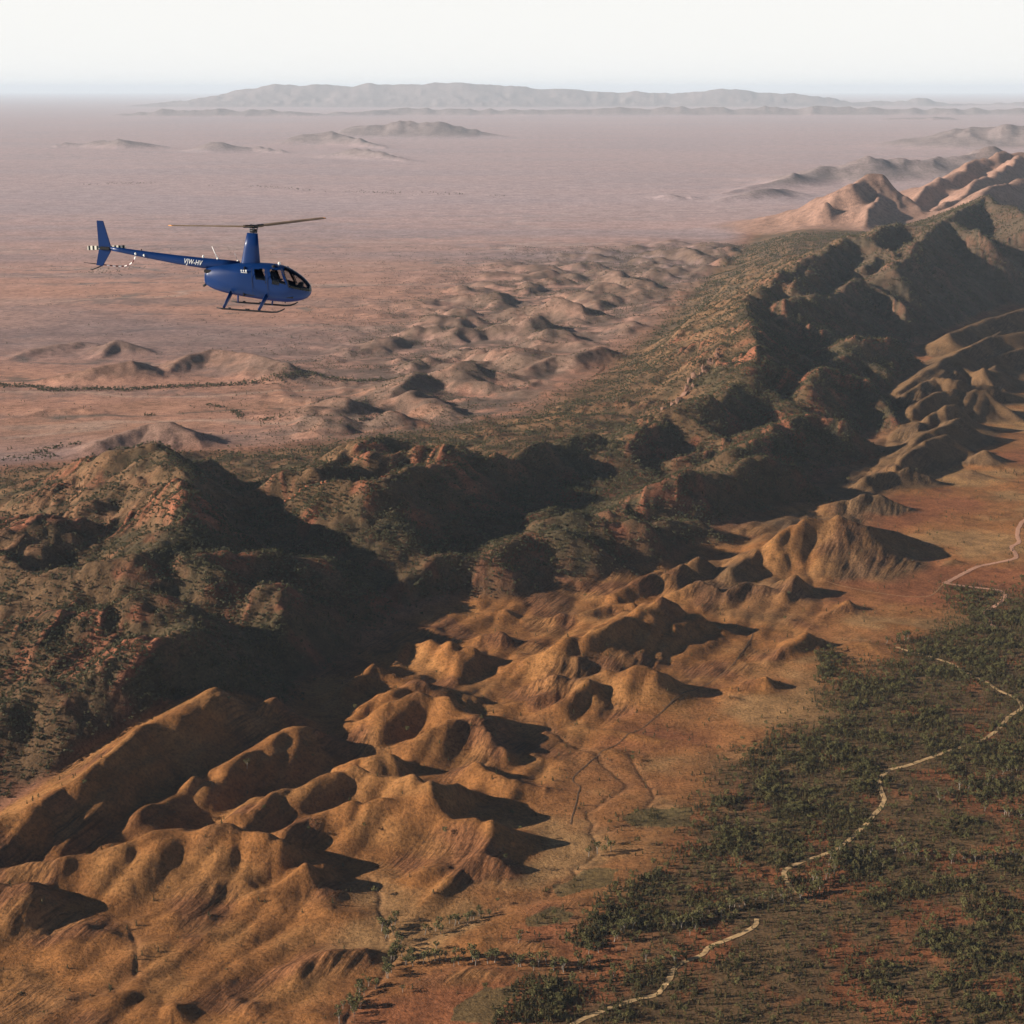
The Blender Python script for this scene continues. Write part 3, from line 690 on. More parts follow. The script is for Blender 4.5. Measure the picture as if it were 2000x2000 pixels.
def build_terrain():
    V = np.stack([GX, GY, GZ], -1).reshape(-1, 3)
    i = np.arange(NR-1)[:, None]; j = np.arange(NC-1)[None, :]
    a = (i*NC+j).ravel()
    Fq = np.stack([a, a+1, a+NC+1, a+NC], -1).astype(np.int32)
    # which piece of land a face belongs to
    def fc(G): return ((G[:-1, :-1]+G[1:, 1:])*.5).ravel()
    reg = np.zeros(len(Fq), int)
    reg[fc(T['wf']) > .5] = 1
    reg[(fc(T['wm']) > .5)] = 2
    reg[fc(T['wo']) > .5] = 2
    reg[(fc(T['hd']) > 25) & (reg == 0)] = 3
    stria = np.clip(T['wf']*T['patch']*1.1 + .5*T['ledm'] + .25*T['wm'], 0, 1).ravel()
    fine = (1-.8*smooth01(GY, 3800, 8000)).ravel().astype(np.float32)
    names = ['ground', 'foothills', 'mountain_range', 'distant_hills']
    labels = ['red and brown plain and scrubby valley floor on both sides of the range',
              'smooth golden brown foothills in front of the range',
              'dark rocky mountain range running away to the upper right',
              'pale hazy hills and ranges along the horizon']
    # one normal for every vertex of the whole sheet, so that the pieces join without a seam
    me0 = mesh_np('tmp', V, Fq); nrm = np.empty(len(V)*3, np.float32); me0.vertex_normals.foreach_get('vector', nrm); nrm = nrm.reshape(-1, 3)
    bpy.data.meshes.remove(me0)
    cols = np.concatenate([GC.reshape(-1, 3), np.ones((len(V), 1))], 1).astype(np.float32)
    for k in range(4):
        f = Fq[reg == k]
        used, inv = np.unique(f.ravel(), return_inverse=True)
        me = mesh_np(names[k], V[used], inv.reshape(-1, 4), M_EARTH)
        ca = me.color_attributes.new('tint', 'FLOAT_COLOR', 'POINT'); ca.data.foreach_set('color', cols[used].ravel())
        fa = me.attributes.new('fine', 'FLOAT', 'POINT'); fa.data.foreach_set('value', fine[used])
        sa = me.attributes.new('stria', 'FLOAT', 'POINT'); sa.data.foreach_set('value', stria[used].astype(np.float32))
        me.normals_split_custom_set_from_vertices(nrm[used])
        o = link(names[k], me); tag(o, labels[k], kind='structure')
build_terrain()

# ------------------------------------------------------------------ haze
def haze():
    bm = bmesh.new(); bmesh.ops.create_cube(bm, size=1.0)
    me = bpy.data.meshes.new('haze'); bm.to_mesh(me); bm.free()
    o = link('haze', me)
    zlo, zhi = float(GZ.min())-1.5, 1260.0
    o.scale = (800000, 345000+6000, zhi-zlo); o.location = (0, (345000-6000)/2, (zlo+zhi)/2)
    m = bpy.data.materials.new('haze_air'); m.use_nodes = True; nt = m.node_tree; nt.nodes.clear()
    out = nt.nodes.new('ShaderNodeOutputMaterial'); v = nt.nodes.new('ShaderNodeVolumePrincipled')
    v.inputs['Color'].default_value = (.74, .88, 1.0, 1)
    v.inputs['Density'].default_value = 9.2e-6
    v.inputs['Anisotropy'].default_value = 0.0
    nt.links.new(v.outputs[0], out.inputs['Volume'])
    me.materials.append(m)
    tag(o, 'pale blue haze in the air over the plain and the far ranges', 'haze', kind='stuff')
haze()

# ------------------------------------------------------------------ roads and tracks
def simple_mat(name, col, rough=.6, spec=.3, metal=0.0, noise=None, coat=0.0):
    m, nt, b = mat_new(name)
    b.inputs['Roughness'].default_value = rough; b.inputs['Specular IOR Level'].default_value = spec; b.inputs['Metallic'].default_value = metal
    b.inputs['Coat Weight'].default_value = coat; b.inputs['Coat Roughness'].default_value = .15
    geo = N(nt, 'ShaderNodeTexCoord'); n = N(nt, 'ShaderNodeTexNoise'); n.inputs['Scale'].default_value = noise[0] if noise else 6.0; n.inputs['Detail'].default_value = 4
    nt.links.new(geo.outputs['Object'], n.inputs['Vector'])
    a = noise[1] if noise else .08
    r = ramp(nt, n.outputs['Fac'], [(.3, tuple(c*(1-a) for c in col)), (.7, tuple(min(c*(1+a), 1) for c in col))])
    nt.links.new(r, b.inputs['Base Color'])
    return m
def catmull(pts, step):
    P = [np.array(p, float) for p in pts]; P = [2*P[0]-P[1]]+P+[2*P[-1]-P[-2]]
    out = []
    for k in range(1, len(P)-2):
        n = max(2, int(np.linalg.norm(P[k+1]-P[k])/step))
        for i in range(n):
            t = i/n
            out.append(.5*((2*P[k])+(-P[k-1]+P[k+1])*t+(2*P[k-1]-5*P[k]+4*P[k+1]-P[k+2])*t*t+(-P[k-1]+3*P[k]-3*P[k+1]+P[k+2])*t**3))
    out.append(P[-2]); return np.array(out)
def ribbon(name, pts, width, mat, lift, label):
    C = catmull(pts, 4.0)
    C = C + .9*np.stack([pnoise(C[:, 0]/25, C[:, 1]/25, 90), pnoise(C[:, 0]/25, C[:, 1]/25, 91)], 1)
    tn = np.gradient(C, axis=0); tn /= np.linalg.norm(tn, axis=1)[:, None]+1e-9
    nr = np.stack([tn[:, 1], -tn[:, 0]], 1)
    off = np.linspace(-1, 1, 5); V = []
    for k, o in enumerate(off):
        w = width*.5*(1+.22*pnoise(C[:, 0]/13+k*7.3, C[:, 1]/13, 92)*(abs(o) > .9))
        p = C + nr*(o*w)[:, None]
        V.append(np.stack([p[:, 0], p[:, 1], samp(GZ, p[:, 0], p[:, 1])+lift+.12*(1-abs(o))], 1))
    V = np.stack(V, 1); n = len(C); V[:, :, 2] = np.maximum(V[:, :, 2], (V[:, :, 2].max(1)-.5)[:, None])
    a = (np.arange(n-1)[:, None]*5+np.arange(4)[None, :]).ravel()
    me = mesh_np(name, V.reshape(-1, 3), np.stack([a, a+5, a+6, a+1], 1)[:, ::-1], mat)
    return tag(link(name, me), label, kind='structure')
M_ROAD = simple_mat('pale_gravel', (.42, .275, .135), .95, .1, noise=(.2, .22))
M_ROADR = simple_mat('pink_gravel', (.40, .215, .14), .95, .1, noise=(.35, .2))
M_TRACK = simple_mat('worn_track', (.30, .16, .08), .95, .1, noise=(.3, .25))
M_FLINE = simple_mat('graded_line', (.12, .07, .04), .95, .1, noise=(.3, .25))
ribbon('dirt_road', ROAD[0], 7.5, M_ROADR, .45, 'pinkish dirt road winding down the far valley at the right edge')
ribbon('dirt_road', ROAD[1], 5.2, M_ROAD, .4, 'pale dirt road curving through the dark scrub in the valley')
ribbon('dirt_road', ROAD[2], 5.2, M_ROAD, .4, 'lower stretch of pale dirt road running to the bottom edge')
for k, l in list(enumerate(TRACK))[:2]:
    ribbon('track', l, 2.4 if k else 1.5, M_TRACK if k else M_FLINE, .3,
           ['thin dark straight line of a track crossing the foothill flats', 'faint track leading off the pink dirt road across the flats',
            'faint track along the toe of the foothills', 'faint track crossing the orange flats beside the small dark hill'][k])

# ------------------------------------------------------------------ trees
def leaf_mat(name, c1, c2):
    m, nt, b = mat_new(name)
    b.inputs['Roughness'].default_value = .7; b.inputs['Specular IOR Level'].default_value = .15
    oi = N(nt, 'ShaderNodeObjectInfo')
    r = ramp(nt, oi.outputs['Random'], [(0, c1), (1, c2)])
    geo = N(nt, 'ShaderNodeTexCoord'); n = N(nt, 'ShaderNodeTexNoise'); n.inputs['Scale'].default_value = 1.1
    nt.links.new(geo.outputs['Object'], n.inputs['Vector'])
    nt.links.new(mulcol(nt, r, ramp(nt, n.outputs['Fac'], [(.35, .6), (.65, 1.35)])), b.inputs['Base Color'])
    return m
M_PINE = leaf_mat('pine_leaf', (.040, .038, .013), (.105, .078, .028))
M_GUM = leaf_mat('gum_leaf', (.068, .064, .020), (.12, .104, .036))
M_SHRUB = leaf_mat('shrub_leaf', (.066, .056, .024), (.15, .115, .056))
M_DRY = leaf_mat('dry_shrub_leaf', (.09, .07, .035), (.15, .11, .055))
M_BARK = simple_mat('pale_bark', (.25, .21, .17), .85, .2, noise=(2.0, .35))
M_BARKD = simple_mat('dark_bark', (.13, .09, .065), .9, .1, noise=(2.0, .3))
def clump_mesh(name, clumps, leaf, mat, seed):
    r = np.random.default_rng(seed); V = []; 
    for (cx, cy_, cz, rx, rz, n) in clumps:
        for _ in range(n):
            d = r.normal(size=3); d /= np.linalg.norm(d); q = r.random()**.45
            p = np.array([cx, cy_, cz])+d*q*np.array([rx, rx, rz])
            nn = d*.8+r.normal(size=3)*.6+np.array([0, 0, .35]); nn /= np.linalg.norm(nn)
            a = np.cross(nn, r.normal(size=3)); a /= np.linalg.norm(a)+1e-9; b = np.cross(nn, a)
            s = leaf*(.6+.7*r.random()); t = s*(.5+.4*r.random())
            V += [p-a*s-b*t*.4, p+a*s*.2-b*t, p+a*s+b*t*.3, p-a*s*.1+b*t]
    V = np.array(V); return mesh_np(name, V, np.arange(len(V)).reshape(-1, 4), mat, smooth=False)
def limb_mesh(name, paths, mat, seg=6):
    V = []; Fq = []
    for path in paths:
        base = len(V)
        for k, (x, y, z, r_) in enumerate(path):
            for s in range(seg):
                a = 2*math.pi*s/seg; V.append((x+r_*math.cos(a), y+r_*math.sin(a), z))
        for k in range(len(path)-1):
            for s in range(seg):
                s2 = (s+1) % seg; Fq.append((base+k*seg+s, base+k*seg+s2, base+(k+1)*seg+s2, base+(k+1)*seg+s))
    return mesh_np(name, V, Fq, mat)
def gum_proto(seed):
    r = np.random.default_rng(seed); H = 9.5+1.5*r.random()
    paths = []; cl = []; lean = r.normal(size=2)*.5
    fork = H*.32
    paths.append([(0, 0, -.6, .42), (lean[0]*.3, lean[1]*.3, fork*.5, .33), (lean[0]*.6, lean[1]*.6, fork, .27)])
    for k in range(5):
        a = k*1.257+r.random()*.8; rr = H*(.14+.16*r.random()); zt = H*(.60+.32*r.random())
        x, y = lean*.6+np.array([math.cos(a), math.sin(a)])*rr
        mx_, my_ = lean*.6+np.array([math.cos(a), math.sin(a)])*rr*.55
        paths.append([(lean[0]*.6, lean[1]*.6, fork*.92, .2), (mx_, my_, (fork+zt)*.55, .13), (x, y, zt, .05)])
        cl.append((x, y, zt, H*.15, H*.11, 17)); cl.append((mx_*1.2+r.normal()*.5, my_*1.2+r.normal()*.5, zt*.80, H*.12, H*.09, 11))
    cl.append((lean[0], lean[1], H*.90, H*.15, H*.10, 16))
    return clump_mesh('gum_crown', cl, .62, M_GUM, seed), limb_mesh('gum_trunk', paths, M_BARK)
def pine_proto(seed):
    r = np.random.default_rng(seed); H = 5.2+1.2*r.random(); cl = []
    for k in range(7):
        t = k/6; rad = 1.35*(1-t)**.7*(.75+.4*r.random())+.22
        cl.append((r.normal()*.22, r.normal()*.22, .7+t*(H-1.0), rad, .55, int(6+8*(1-t))))
    return clump_mesh('pine_crown', cl, .62, M_PINE, seed), limb_mesh('pine_trunk', [[(0, 0, -.5, .16), (0, 0, H*.5, .10), (0, 0, H*.9, .03)]], M_BARKD, 5)
def shrub_proto(seed, mat):
    r = np.random.default_rng(seed); cl = []
    for k in range(4):
        cl.append((r.normal()*.75, r.normal()*.75, .75+.6*r.random(), .95, .75, 8))
    return clump_mesh('shrub_crown', cl, .55, mat, seed), limb_mesh('shrub_stem', [[(0, 0, -.4, .1), (0, 0, .9, .06)]], M_BARKD, 4)
def mallee_proto(seed):
    r = np.random.default_rng(seed); cl = []; paths = []
    for k in range(5):
        a = k*1.26+r.random(); x, y = math.cos(a)*1.3*r.uniform(.5, 1.1), math.sin(a)*1.3*r.uniform(.5, 1.1); zt = 2.6+1.3*r.random()
        cl.append((x, y, zt, 1.25, .95, 11)); paths.append([(x*.1, y*.1, -.5, .12), (x*.6, y*.6, zt*.55, .08), (x, y, zt, .03)])
    cl.append((0, 0, 3.6, 1.2, .9, 10))
    return clump_mesh('mallee_crown', cl, .72, M_MALLEE, seed), limb_mesh('mallee_trunk', paths, M_BARKD, 4)
M_MALLEE = leaf_mat('mallee_leaf', (.050, .050, .022), (.125, .108, .052))
MALLEES = [mallee_proto(330+k) for k in range(3)]
GUMS = [gum_proto(100+k) for k in range(5)]
PINES = [pine_proto(200+k) for k in range(5)]
SHRUBS = [shrub_proto(300+k, M_SHRUB) for k in range(3)]+[shrub_proto(310, M_DRY)]
def plant(name, protos, x, y, s, k, label, cat, group):
    z = float(samp(GZ, np.array([x]), np.array([y]))[0])
    e = bpy.data.objects.new(name, None); COL.objects.link(e)
    e.location = (x, y, z); e.rotation_euler = (0, 0, random.random()*6.283); e.scale = (s*random.uniform(.9, 1.15), s*random.uniform(.9, 1.15), s)
    cr, tr = protos[k % len(protos)]
    link('crown', cr, e); link('trunk', tr, e)
    return tag(e, label, cat, group)

ROADPTS = [catmull(l, 8.0) for l in ROAD]
def road_clear(x, y, r):
    d = np.full(len(x), 1e9)
    for C in ROADPTS:
        for p in C[::2]: d = np.minimum(d, (x-p[0])**2+(y-p[1])**2)
    return d > r*r
# river gums along the dry creeks: every one a thing
gl = [('tall pale trunked gum tree in the row along the creek at the lower edge', 'gum trees along the creek at the lower edge'),
      ('gum tree in the long line following the creek from the foothills to the right edge', 'gum trees in the long creek line'),
      ('gum tree in the short dense row under the toe of the front foothill', 'gum trees under the front foothill'),
      ('gum tree in the grove beside the right edge, above the pale road bend', 'gum trees in the upper grove by the right edge'),
      ('gum tree in the small lower grove at the right edge', 'gum trees in the lower grove at the right edge'),
      ('gum tree in the tiny clump where the gully leaves the flats', 'gum trees at the gully mouth'),
      ('gum tree at the lowest bend of the creek by the bottom edge', 'gum trees at the lowest creek bend'),
      ('gum tree in the second row behind the lower creek line', 'gum trees in the second row of the creek'),
      ('gum tree on the far flats beside the faint track', 'gum trees on the far flats')]
gum_xy = []
for k, l in enumerate(GUM):
    C = catmull(l, 7.0 if k != 1 else 7.5)
    lab0, grp0 = gl[k]
    secs = [('in the creek line beneath the front foothill', 'beneath the front foothill'), ('in the creek line between the front foothill and the dark thicket', 'left of the thicket'),
            ('in the creek line where it nears the pale road', 'near the pale road'), ('in the creek line right of the pale road bend', 'right of the road bend'), ('at the right edge end of the creek line', 'at the right edge')]
    for i, p in enumerate(C):
        lab, grp = lab0, grp0
        if k == 1:
            q_ = min(int(i/len(C)*5), 4); lab, grp = 'gum tree '+secs[q_][0], 'creek line gum trees '+secs[q_][1]
        for rep_ in range(2 if k in (0, 1, 2) and i % 3 else 1):
            q = p + RNG.normal(size=2)*(4.2 if k else 4.8)
            if RNG.random() < .12: continue
            gum_xy.append(q)
            plant('gum_tree', GUMS, q[0], q[1], RNG.uniform(.75, 1.3), len(gum_xy), lab, 'tree', grp)
for p in GUMSINGLE[0]:
    gum_xy.append(np.array(p))
    plant('gum_tree', GUMS, p[0], p[1], RNG.uniform(.75, 1.1), len(gum_xy), 'gum tree standing by itself on open red earth away from the creek rows', 'tree', 'lone gum trees on open ground')
gum_xy = np.array(gum_xy)

# scrub: candidates over the land, thinned by what grows there
def candidates(n, y0, y1, a0=-.335, a1=.335):
    y = np.sqrt(RNG.random(n)*(y1*y1-y0*y0)+y0*y0); return RNG.uniform(a0, a1, n)*y, y
def keep(x, y, dens, area):
    return RNG.random(len(x)) < np.clip(dens*area/len(x), 0, 1)
def area(y0, y1, a0=-.335, a1=.335): return (a1-a0)*(y1*y1-y0*y0)/2
def field(x, y):
    return {k: samp(T[k], x, y) for k in ('wf', 'wm', 'wo', 'hum', 'creek', 'left', 'foot', 'hp')}
SP = []     # valley scrub: x, y, scale
x, y = candidates(700000, 1250, 3600); f = field(x, y); sc = samp(SCR, x, y); dn = samp(DEN, x, y)
nz = fbm(x, y, 55, 400, 3); nz2 = fbm(x, y, 190, 404, 2)
opn = smooth01(1750-y+.5*x, 0, 300)*.75
d = sc**1.5*(.036+.145*smooth01(nz+.7*nz2-.40*opn, -.35, .45))+.085*dn
d = d + np.where(sc+dn > .3, 0, .0006*(1-f['wm'])*(f['foot'] > 0)+.0035*np.exp(-(f['creek']/7)**2)*(f['foot'] > -20)+.012*smooth01(fbm(x, y, 120, 408, 2), .25, .6)*(1-f['wf'])*(1-f['wm'])*(f['foot'] > 60)*.4)
m = keep(x, y, d, area(1250, 3600)); x, y = x[m], y[m]
m = road_clear(x, y, 5.0); x, y = x[m], y[m]
s_ = RNG.uniform(.30, .95, len(x))*np.where(samp(DEN, x, y) > .5, 1.15, 1)
valley = np.stack([x, y, s_], 1)
# hillside scrub on the range
x, y = candidates(620000, 1500, 5200); f = field(x, y)
nz = fbm(x, y, 70, 410, 3); nz2 = fbm(x, y, 240, 414, 2)
d = f['wm']*(.011+.036*smooth01(nz+.6*nz2, -.3, .5))*(1-.55*smooth01(-f['foot'], 300, 500))*(1-smooth01(y, 3800, 6500)*.5)
m = keep(x, y, d, area(1500, 5200)); hill = np.stack([x[m], y[m], RNG.uniform(.55, 1.25, m.sum())], 1)
x, y = candidates(120000, 5200, 9000); f = field(x, y)
nz = fbm(x, y, 90, 420, 3)
m = keep(x, y, f['wm']*(.0012+.006*smooth01(nz, -.3, .5)), area(5200, 9000)); hillf = np.stack([x[m], y[m], RNG.uniform(.9, 1.7, m.sum())], 1)
hill = np.concatenate([hill, hillf])
# plain: sparse shrubs, tree lines, the rough ground along the foot of the range
x, y = candidates(260000, 2600, 9000); f = field(x, y)
nz = fbm(x, y, 160, 430, 3)
d = (f['left'] < 60)*(1-f['wm'])*(.0001+.0010*smooth01(nz, .25, .7)+.0140*np.clip(f['hum'], 0, 1)*smooth01(nz, -.4, .4))
m = keep(x, y, d, area(2600, 9000)); pl = [np.stack([x[m], y[m], RNG.uniform(.4, 1.0, m.sum())], 1)]
for k, l in enumerate(PLAINTREES[:9]):
    C = np.array(catmull(l, 6.0 if k != 5 else 25.0))
    wdt = {0: 14, 1: 12, 2: 12, 3: 14}.get(k, 7 if k != 5 and k != 8 and k != 9 else 110)
    for rep_ in range(9 if k == 0 else 4):
        q = C+RNG.normal(size=C.shape)*np.array([6, wdt]); q = q[RNG.random(len(q)) < .8]
        if k: q = q[fbm(q[:, 0], q[:, 1], 110 if k < 5 else 420, 450+k, 2) > -.05]
        pl.append(np.stack([q[:, 0], q[:, 1], RNG.uniform(.8, 1.5, len(q))*(1.5 if C[0, 1] > 8000 else 1)], 1))
plain = np.concatenate(pl)

# the nearest pines of the valley scrub are things of their own
aa = np.abs(valley[:, 0]/valley[:, 1]); dep = np.arctan((CAM_H-10)/valley[:, 1])
vis = (aa < .29) & (dep < math.radians(13.29+15.6)) & (samp(DEN, valley[:, 0], valley[:, 1]) < 2)
order = np.argsort(np.where(vis, valley[:, 1]/valley[:, 2]**.8, 1e9))[:300]
for n_, i in enumerate(order):
    X_, Y_, S_ = valley[i]
    w_ = 'left of the pale road at the bottom edge' if X_ < 120 else 'right of the pale road by the bottom edge' if X_ < 260 else 'towards the bottom right corner' if X_ < 360 else 'in the bottom right corner'
    plant('pine_tree', PINES, X_, Y_, S_*1.05, n_, 'small dark native pine in the scrub '+w_, 'tree', 'native pines '+w_)
valley = np.delete(valley, order, 0)

def scatter(name, pts, protos, label):
    """one object of uncountable plants: points that carry copies of the plants' crowns"""
    n = len(pts); z = samp(GZ, pts[:, 0], pts[:, 1])
    me = bpy.data.meshes.new(name); me.vertices.add(n)
    me.vertices.foreach_set('co', np.stack([pts[:, 0], pts[:, 1], z], 1).astype(np.float32).ravel())
    for an, tp, v in (('scl', 'FLOAT', pts[:, 2].astype(np.float32)), ('rot', 'FLOAT', (RNG.random(n)*6.283).astype(np.float32)), ('pick', 'INT', RNG.integers(0, len(protos), n).astype(np.int32))):
        a = me.attributes.new(an, tp, 'POINT'); a.data.foreach_set('value', v)
    o = link(name, me); tag(o, label, kind='stuff')
    ng = bpy.data.node_groups.new(name, 'GeometryNodeTree')
    ng.interface.new_socket('Geometry', in_out='INPUT', socket_type='NodeSocketGeometry'); ng.interface.new_socket('Geometry', in_out='OUTPUT', socket_type='NodeSocketGeometry')
    gi = ng.nodes.new('NodeGroupInput'); go = ng.nodes.new('NodeGroupOutput'); iop = ng.nodes.new('GeometryNodeInstanceOnPoints'); iop.inputs['Pick Instance'].default_value = True
    jn = ng.nodes.new('GeometryNodeJoinGeometry')
    for ob in reversed(protos):
        oi = ng.nodes.new('GeometryNodeObjectInfo'); oi.inputs['Object'].default_value = ob; oi.inputs['As Instance'].default_value = True; oi.transform_space = 'ORIGINAL'
        ng.links.new(oi.outputs['Geometry'], jn.inputs[0])
    def at(nm, tp):
        a = ng.nodes.new('GeometryNodeInputNamedAttribute'); a.data_type = tp; a.inputs['Name'].default_value = nm; return a.outputs['Attribute']
    cx = ng.nodes.new('ShaderNodeCombineXYZ'); ng.links.new(at('rot', 'FLOAT'), cx.inputs['Z'])
    ng.links.new(gi.outputs[0], iop.inputs['Points']); ng.links.new(jn.outputs[0], iop.inputs['Instance']); ng.links.new(at('pick', 'INT'), iop.inputs['Instance Index'])
    ng.links.new(cx.outputs[0], iop.inputs['Rotation']); ng.links.new(at('scl', 'FLOAT'), iop.inputs['Scale']); ng.links.new(iop.outputs[0], go.inputs[0])
    md = o.modifiers.new('plants', 'NODES'); md.node_group = ng
    return o
# a few shrubs near the creek stand as things and lend their crowns to the masses
shrub_roots = []
for k in range(4):
    p = np.array(GUMSINGLE[0][k*3])+RNG.normal(size=2)*9
    shrub_roots.append(plant('saltbush_shrub', [SHRUBS[k]], p[0], p[1], .9, 0, ['round grey green shrub on red earth near the lone gum trees']*3 and
        ['grey green shrub beside a lone gum by the lower track', 'grey green shrub below the long creek line', 'grey green shrub beside the pale road bend', 'dry brown shrub on the open red flat'][k], 'shrub', None))
crown_of = lambda root: [c for c in root.children if c.name.startswith('crown')][0]
pine_cr = []
for k in range(5):
    pine_cr.append(next(o for o in COL.objects if o.data == PINES[k][0]))
gum_cr = [next(o for o in COL.objects if o.data == GUMS[k][0]) for k in range(3)]
shr = [next(o for o in COL.objects if o.data == SHRUBS[k][0]) for k in range(4)]
scatter('valley_scrub', valley, pine_cr+pine_cr+shr[:3]+gum_cr[:1], 'dense dark scrub of small trees covering the valley floor at the right')
mal_cr = []
for k, (a_, b_, w_) in enumerate(((-330, 1985, 'lower'), (-300, 2050, 'middle'), (-262, 2130, 'upper'))):
    mal_cr.append(crown_of(plant('mallee_tree', [MALLEES[k]], a_, b_, 1.0, 0, 'grey green mallee tree on the lit ridge below the left mountain, %s of three' % w_, 'tree', None)))
x, y = candidates(160000, 1250, 2900); f = field(x, y)
m = keep(x, y, f['wf']*(1-f['wm'])*(.0015+.016*smooth01(fbm(x, y, 60, 440, 3), .0, .6)), area(1250, 2900))
tufts = np.stack([x[m], y[m], RNG.uniform(.16, .45, m.sum())], 1)
scatter('foothill_tufts', tufts, shr, 'fine speckle of low dry shrubs and tussocks over the golden foothills')
scatter('hillside_scrub', hill, mal_cr+mal_cr+pine_cr[:2]+shr[:2], 'speckled grey green scrub over the slopes of the range')
scatter('plain_scrub', plain, mal_cr+pine_cr[:1]+shr[:2], 'thin lines and specks of trees and shrubs on the plain')
print('PLANTS', len(valley), len(hill), len(plain), len(gum_xy))

# ------------------------------------------------------------------ rock outcrops on the range
M_ROCK = simple_mat('red_rock', (.34, .125, .062), .9, .15, noise=(.25, .35))
M_ROCKD = simple_mat('brown_rock', (.19, .105, .072), .9, .15, noise=(.25, .35))
def rock_mesh(seed, mat):
    r = np.random.default_rng(seed); bm = bmesh.new()
    for _ in range(16):
        p = r.uniform(-1, 1, 3); p = np.sign(p)*np.abs(p)**.6; bm.verts.new((p[0]*.75, p[1]*.7, p[2]))
    bmesh.ops.convex_hull(bm, input=list(bm.verts)); bmesh.ops.delete(bm, geom=[v for v in bm.verts if not v.link_faces], context='VERTS')
    me = bpy.data.meshes.new('rock'); bm.to_mesh(me); bm.free(); me.materials.append(mat); return me
RK = [rock_mesh(500+k, M_ROCK) for k in range(5)]; RKD = [rock_mesh(520+k, M_ROCKD) for k in range(5)]
ro = [('band of upright red rock blocks along the crest of the middle hill', RK, 7.0, 34), ('cluster of red rock ribs on the lit spur at the far left', RK, 6.0, 40),
      ('brown rock outcrops on the lit shoulder of the long ridge', RKD, 12.0, 34), ('small pair of red rock blocks at the end of the crest band', RK, 7.0, 5), ('scattered red rocks under the middle hill', RK, 6.0, 12)]
for k, l in enumerate(OUTCROP):
    if k in (1, 4): continue
    C = catmull(l, 2.0); lab, meshes, size, n = ro[k]
    e = bpy.data.objects.new('rock_outcrop', None); COL.objects.link(e); tag(e, lab, 'rocks')
    e.location = (C[0, 0], C[0, 1], float(samp(GZ, C[:1, 0], C[:1, 1])[0]))
    for i in range(n):
        p = C[int((i+.5)/n*len(C))]+RNG.normal(size=2)*(1.6 if k in (0, 3) else 9.0)
        z = float(samp(GZ, p[:1], p[1:])[0]); s1 = size*RNG.uniform(.45, 1.0)
        o = link('rock', meshes[i % 5], e)
        o.location = (p[0]-e.location.x, p[1]-e.location.y, z+s1*.25-e.location.z); o.scale = (s1*.8, s1*.7, s1*RNG.uniform(.7, 1.1)); o.rotation_euler = (RNG.normal()*.15, RNG.normal()*.15, RNG.random()*6.28)

# ------------------------------------------------------------------ helicopter (x forward, y left, z up from the skids, mast at x = 0)
M_BLUE = simple_mat('blue_paint', (.002, .021, .095), .40, .22, noise=(1.2, .12), coat=.08)
M_BLACK = simple_mat('black_rubber', (.012, .011, .013), .55, .3)
M_GREY = simple_mat('grey_metal', (.20, .20, .21), .4, .5, .6)
M_WHITE = simple_mat('white_paint', (.66, .65, .62), .5, .4)
M_DARKIN = simple_mat('dark_cabin', (.022, .021, .023), .8, .2)
M_SEAT = simple_mat('seat_leather', (.035, .032, .030), .6, .3)
M_BLADE = simple_mat('tan_blade', (.27, .18, .10), .45, .4, noise=(1.5, .25))
M_SKIN = simple_mat('skin', (.42, .24, .17), .6, .3)
M_CLOTH = simple_mat('dark_cloth', (.045, .05, .065), .9, .1)
def stripes(name, c1, c2, axis, k, off=0.0):
    m, nt, b = mat_new(name); b.inputs['Roughness'].default_value = .5
    tc_ = N(nt, 'ShaderNodeTexCoord'); sp = N(nt, 'ShaderNodeSeparateXYZ'); nt.links.new(tc_.outputs['Object'], sp.inputs[0])
    v = math_node(nt, 'MODULO', math_node(nt, 'FLOOR', math_node(nt, 'ADD', math_node(nt, 'MULTIPLY', math_node(nt, 'ABSOLUTE', sp.outputs[axis]), k), off)), 2.0)
    nt.links.new(ramp(nt, v, [(.49, c1), (.51, c2)]), b.inputs['Base Color']); return m
M_TROTOR = stripes('tail_rotor_stripes', (.72, .68, .56), (.012, .011, .012), 0, 12.0, 1.2)
M_GUARD = stripes('guard_stripes', (.80, .70, .66), (.10, .018, .02), 0, 9.0)
def glass_mat():
    m = bpy.data.materials.new('cabin_glass'); m.use_nodes = True; nt = m.node_tree; nt.nodes.clear()
    out = nt.nodes.new('ShaderNodeOutputMaterial'); tr = nt.nodes.new('ShaderNodeBsdfTransparent'); gl_ = nt.nodes.new('ShaderNodeBsdfGlossy'); mx = nt.nodes.new('ShaderNodeMixShader'); fr = nt.nodes.new('ShaderNodeFresnel')
    fr.inputs['IOR'].default_value = 1.38; tr.inputs['Color'].default_value = (.66, .68, .70, 1); gl_.inputs['Roughness'].default_value = .04; gl_.inputs['Color'].default_value = (.9, .9, .9, 1)
    nt.links.new(fr.outputs[0], mx.inputs[0]); nt.links.new(tr.outputs[0], mx.inputs[1]); nt.links.new(gl_.outputs[0], mx.inputs[2]); nt.links.new(mx.outputs[0], out.inputs['Surface'])
    return m
M_GLASS = glass_mat()
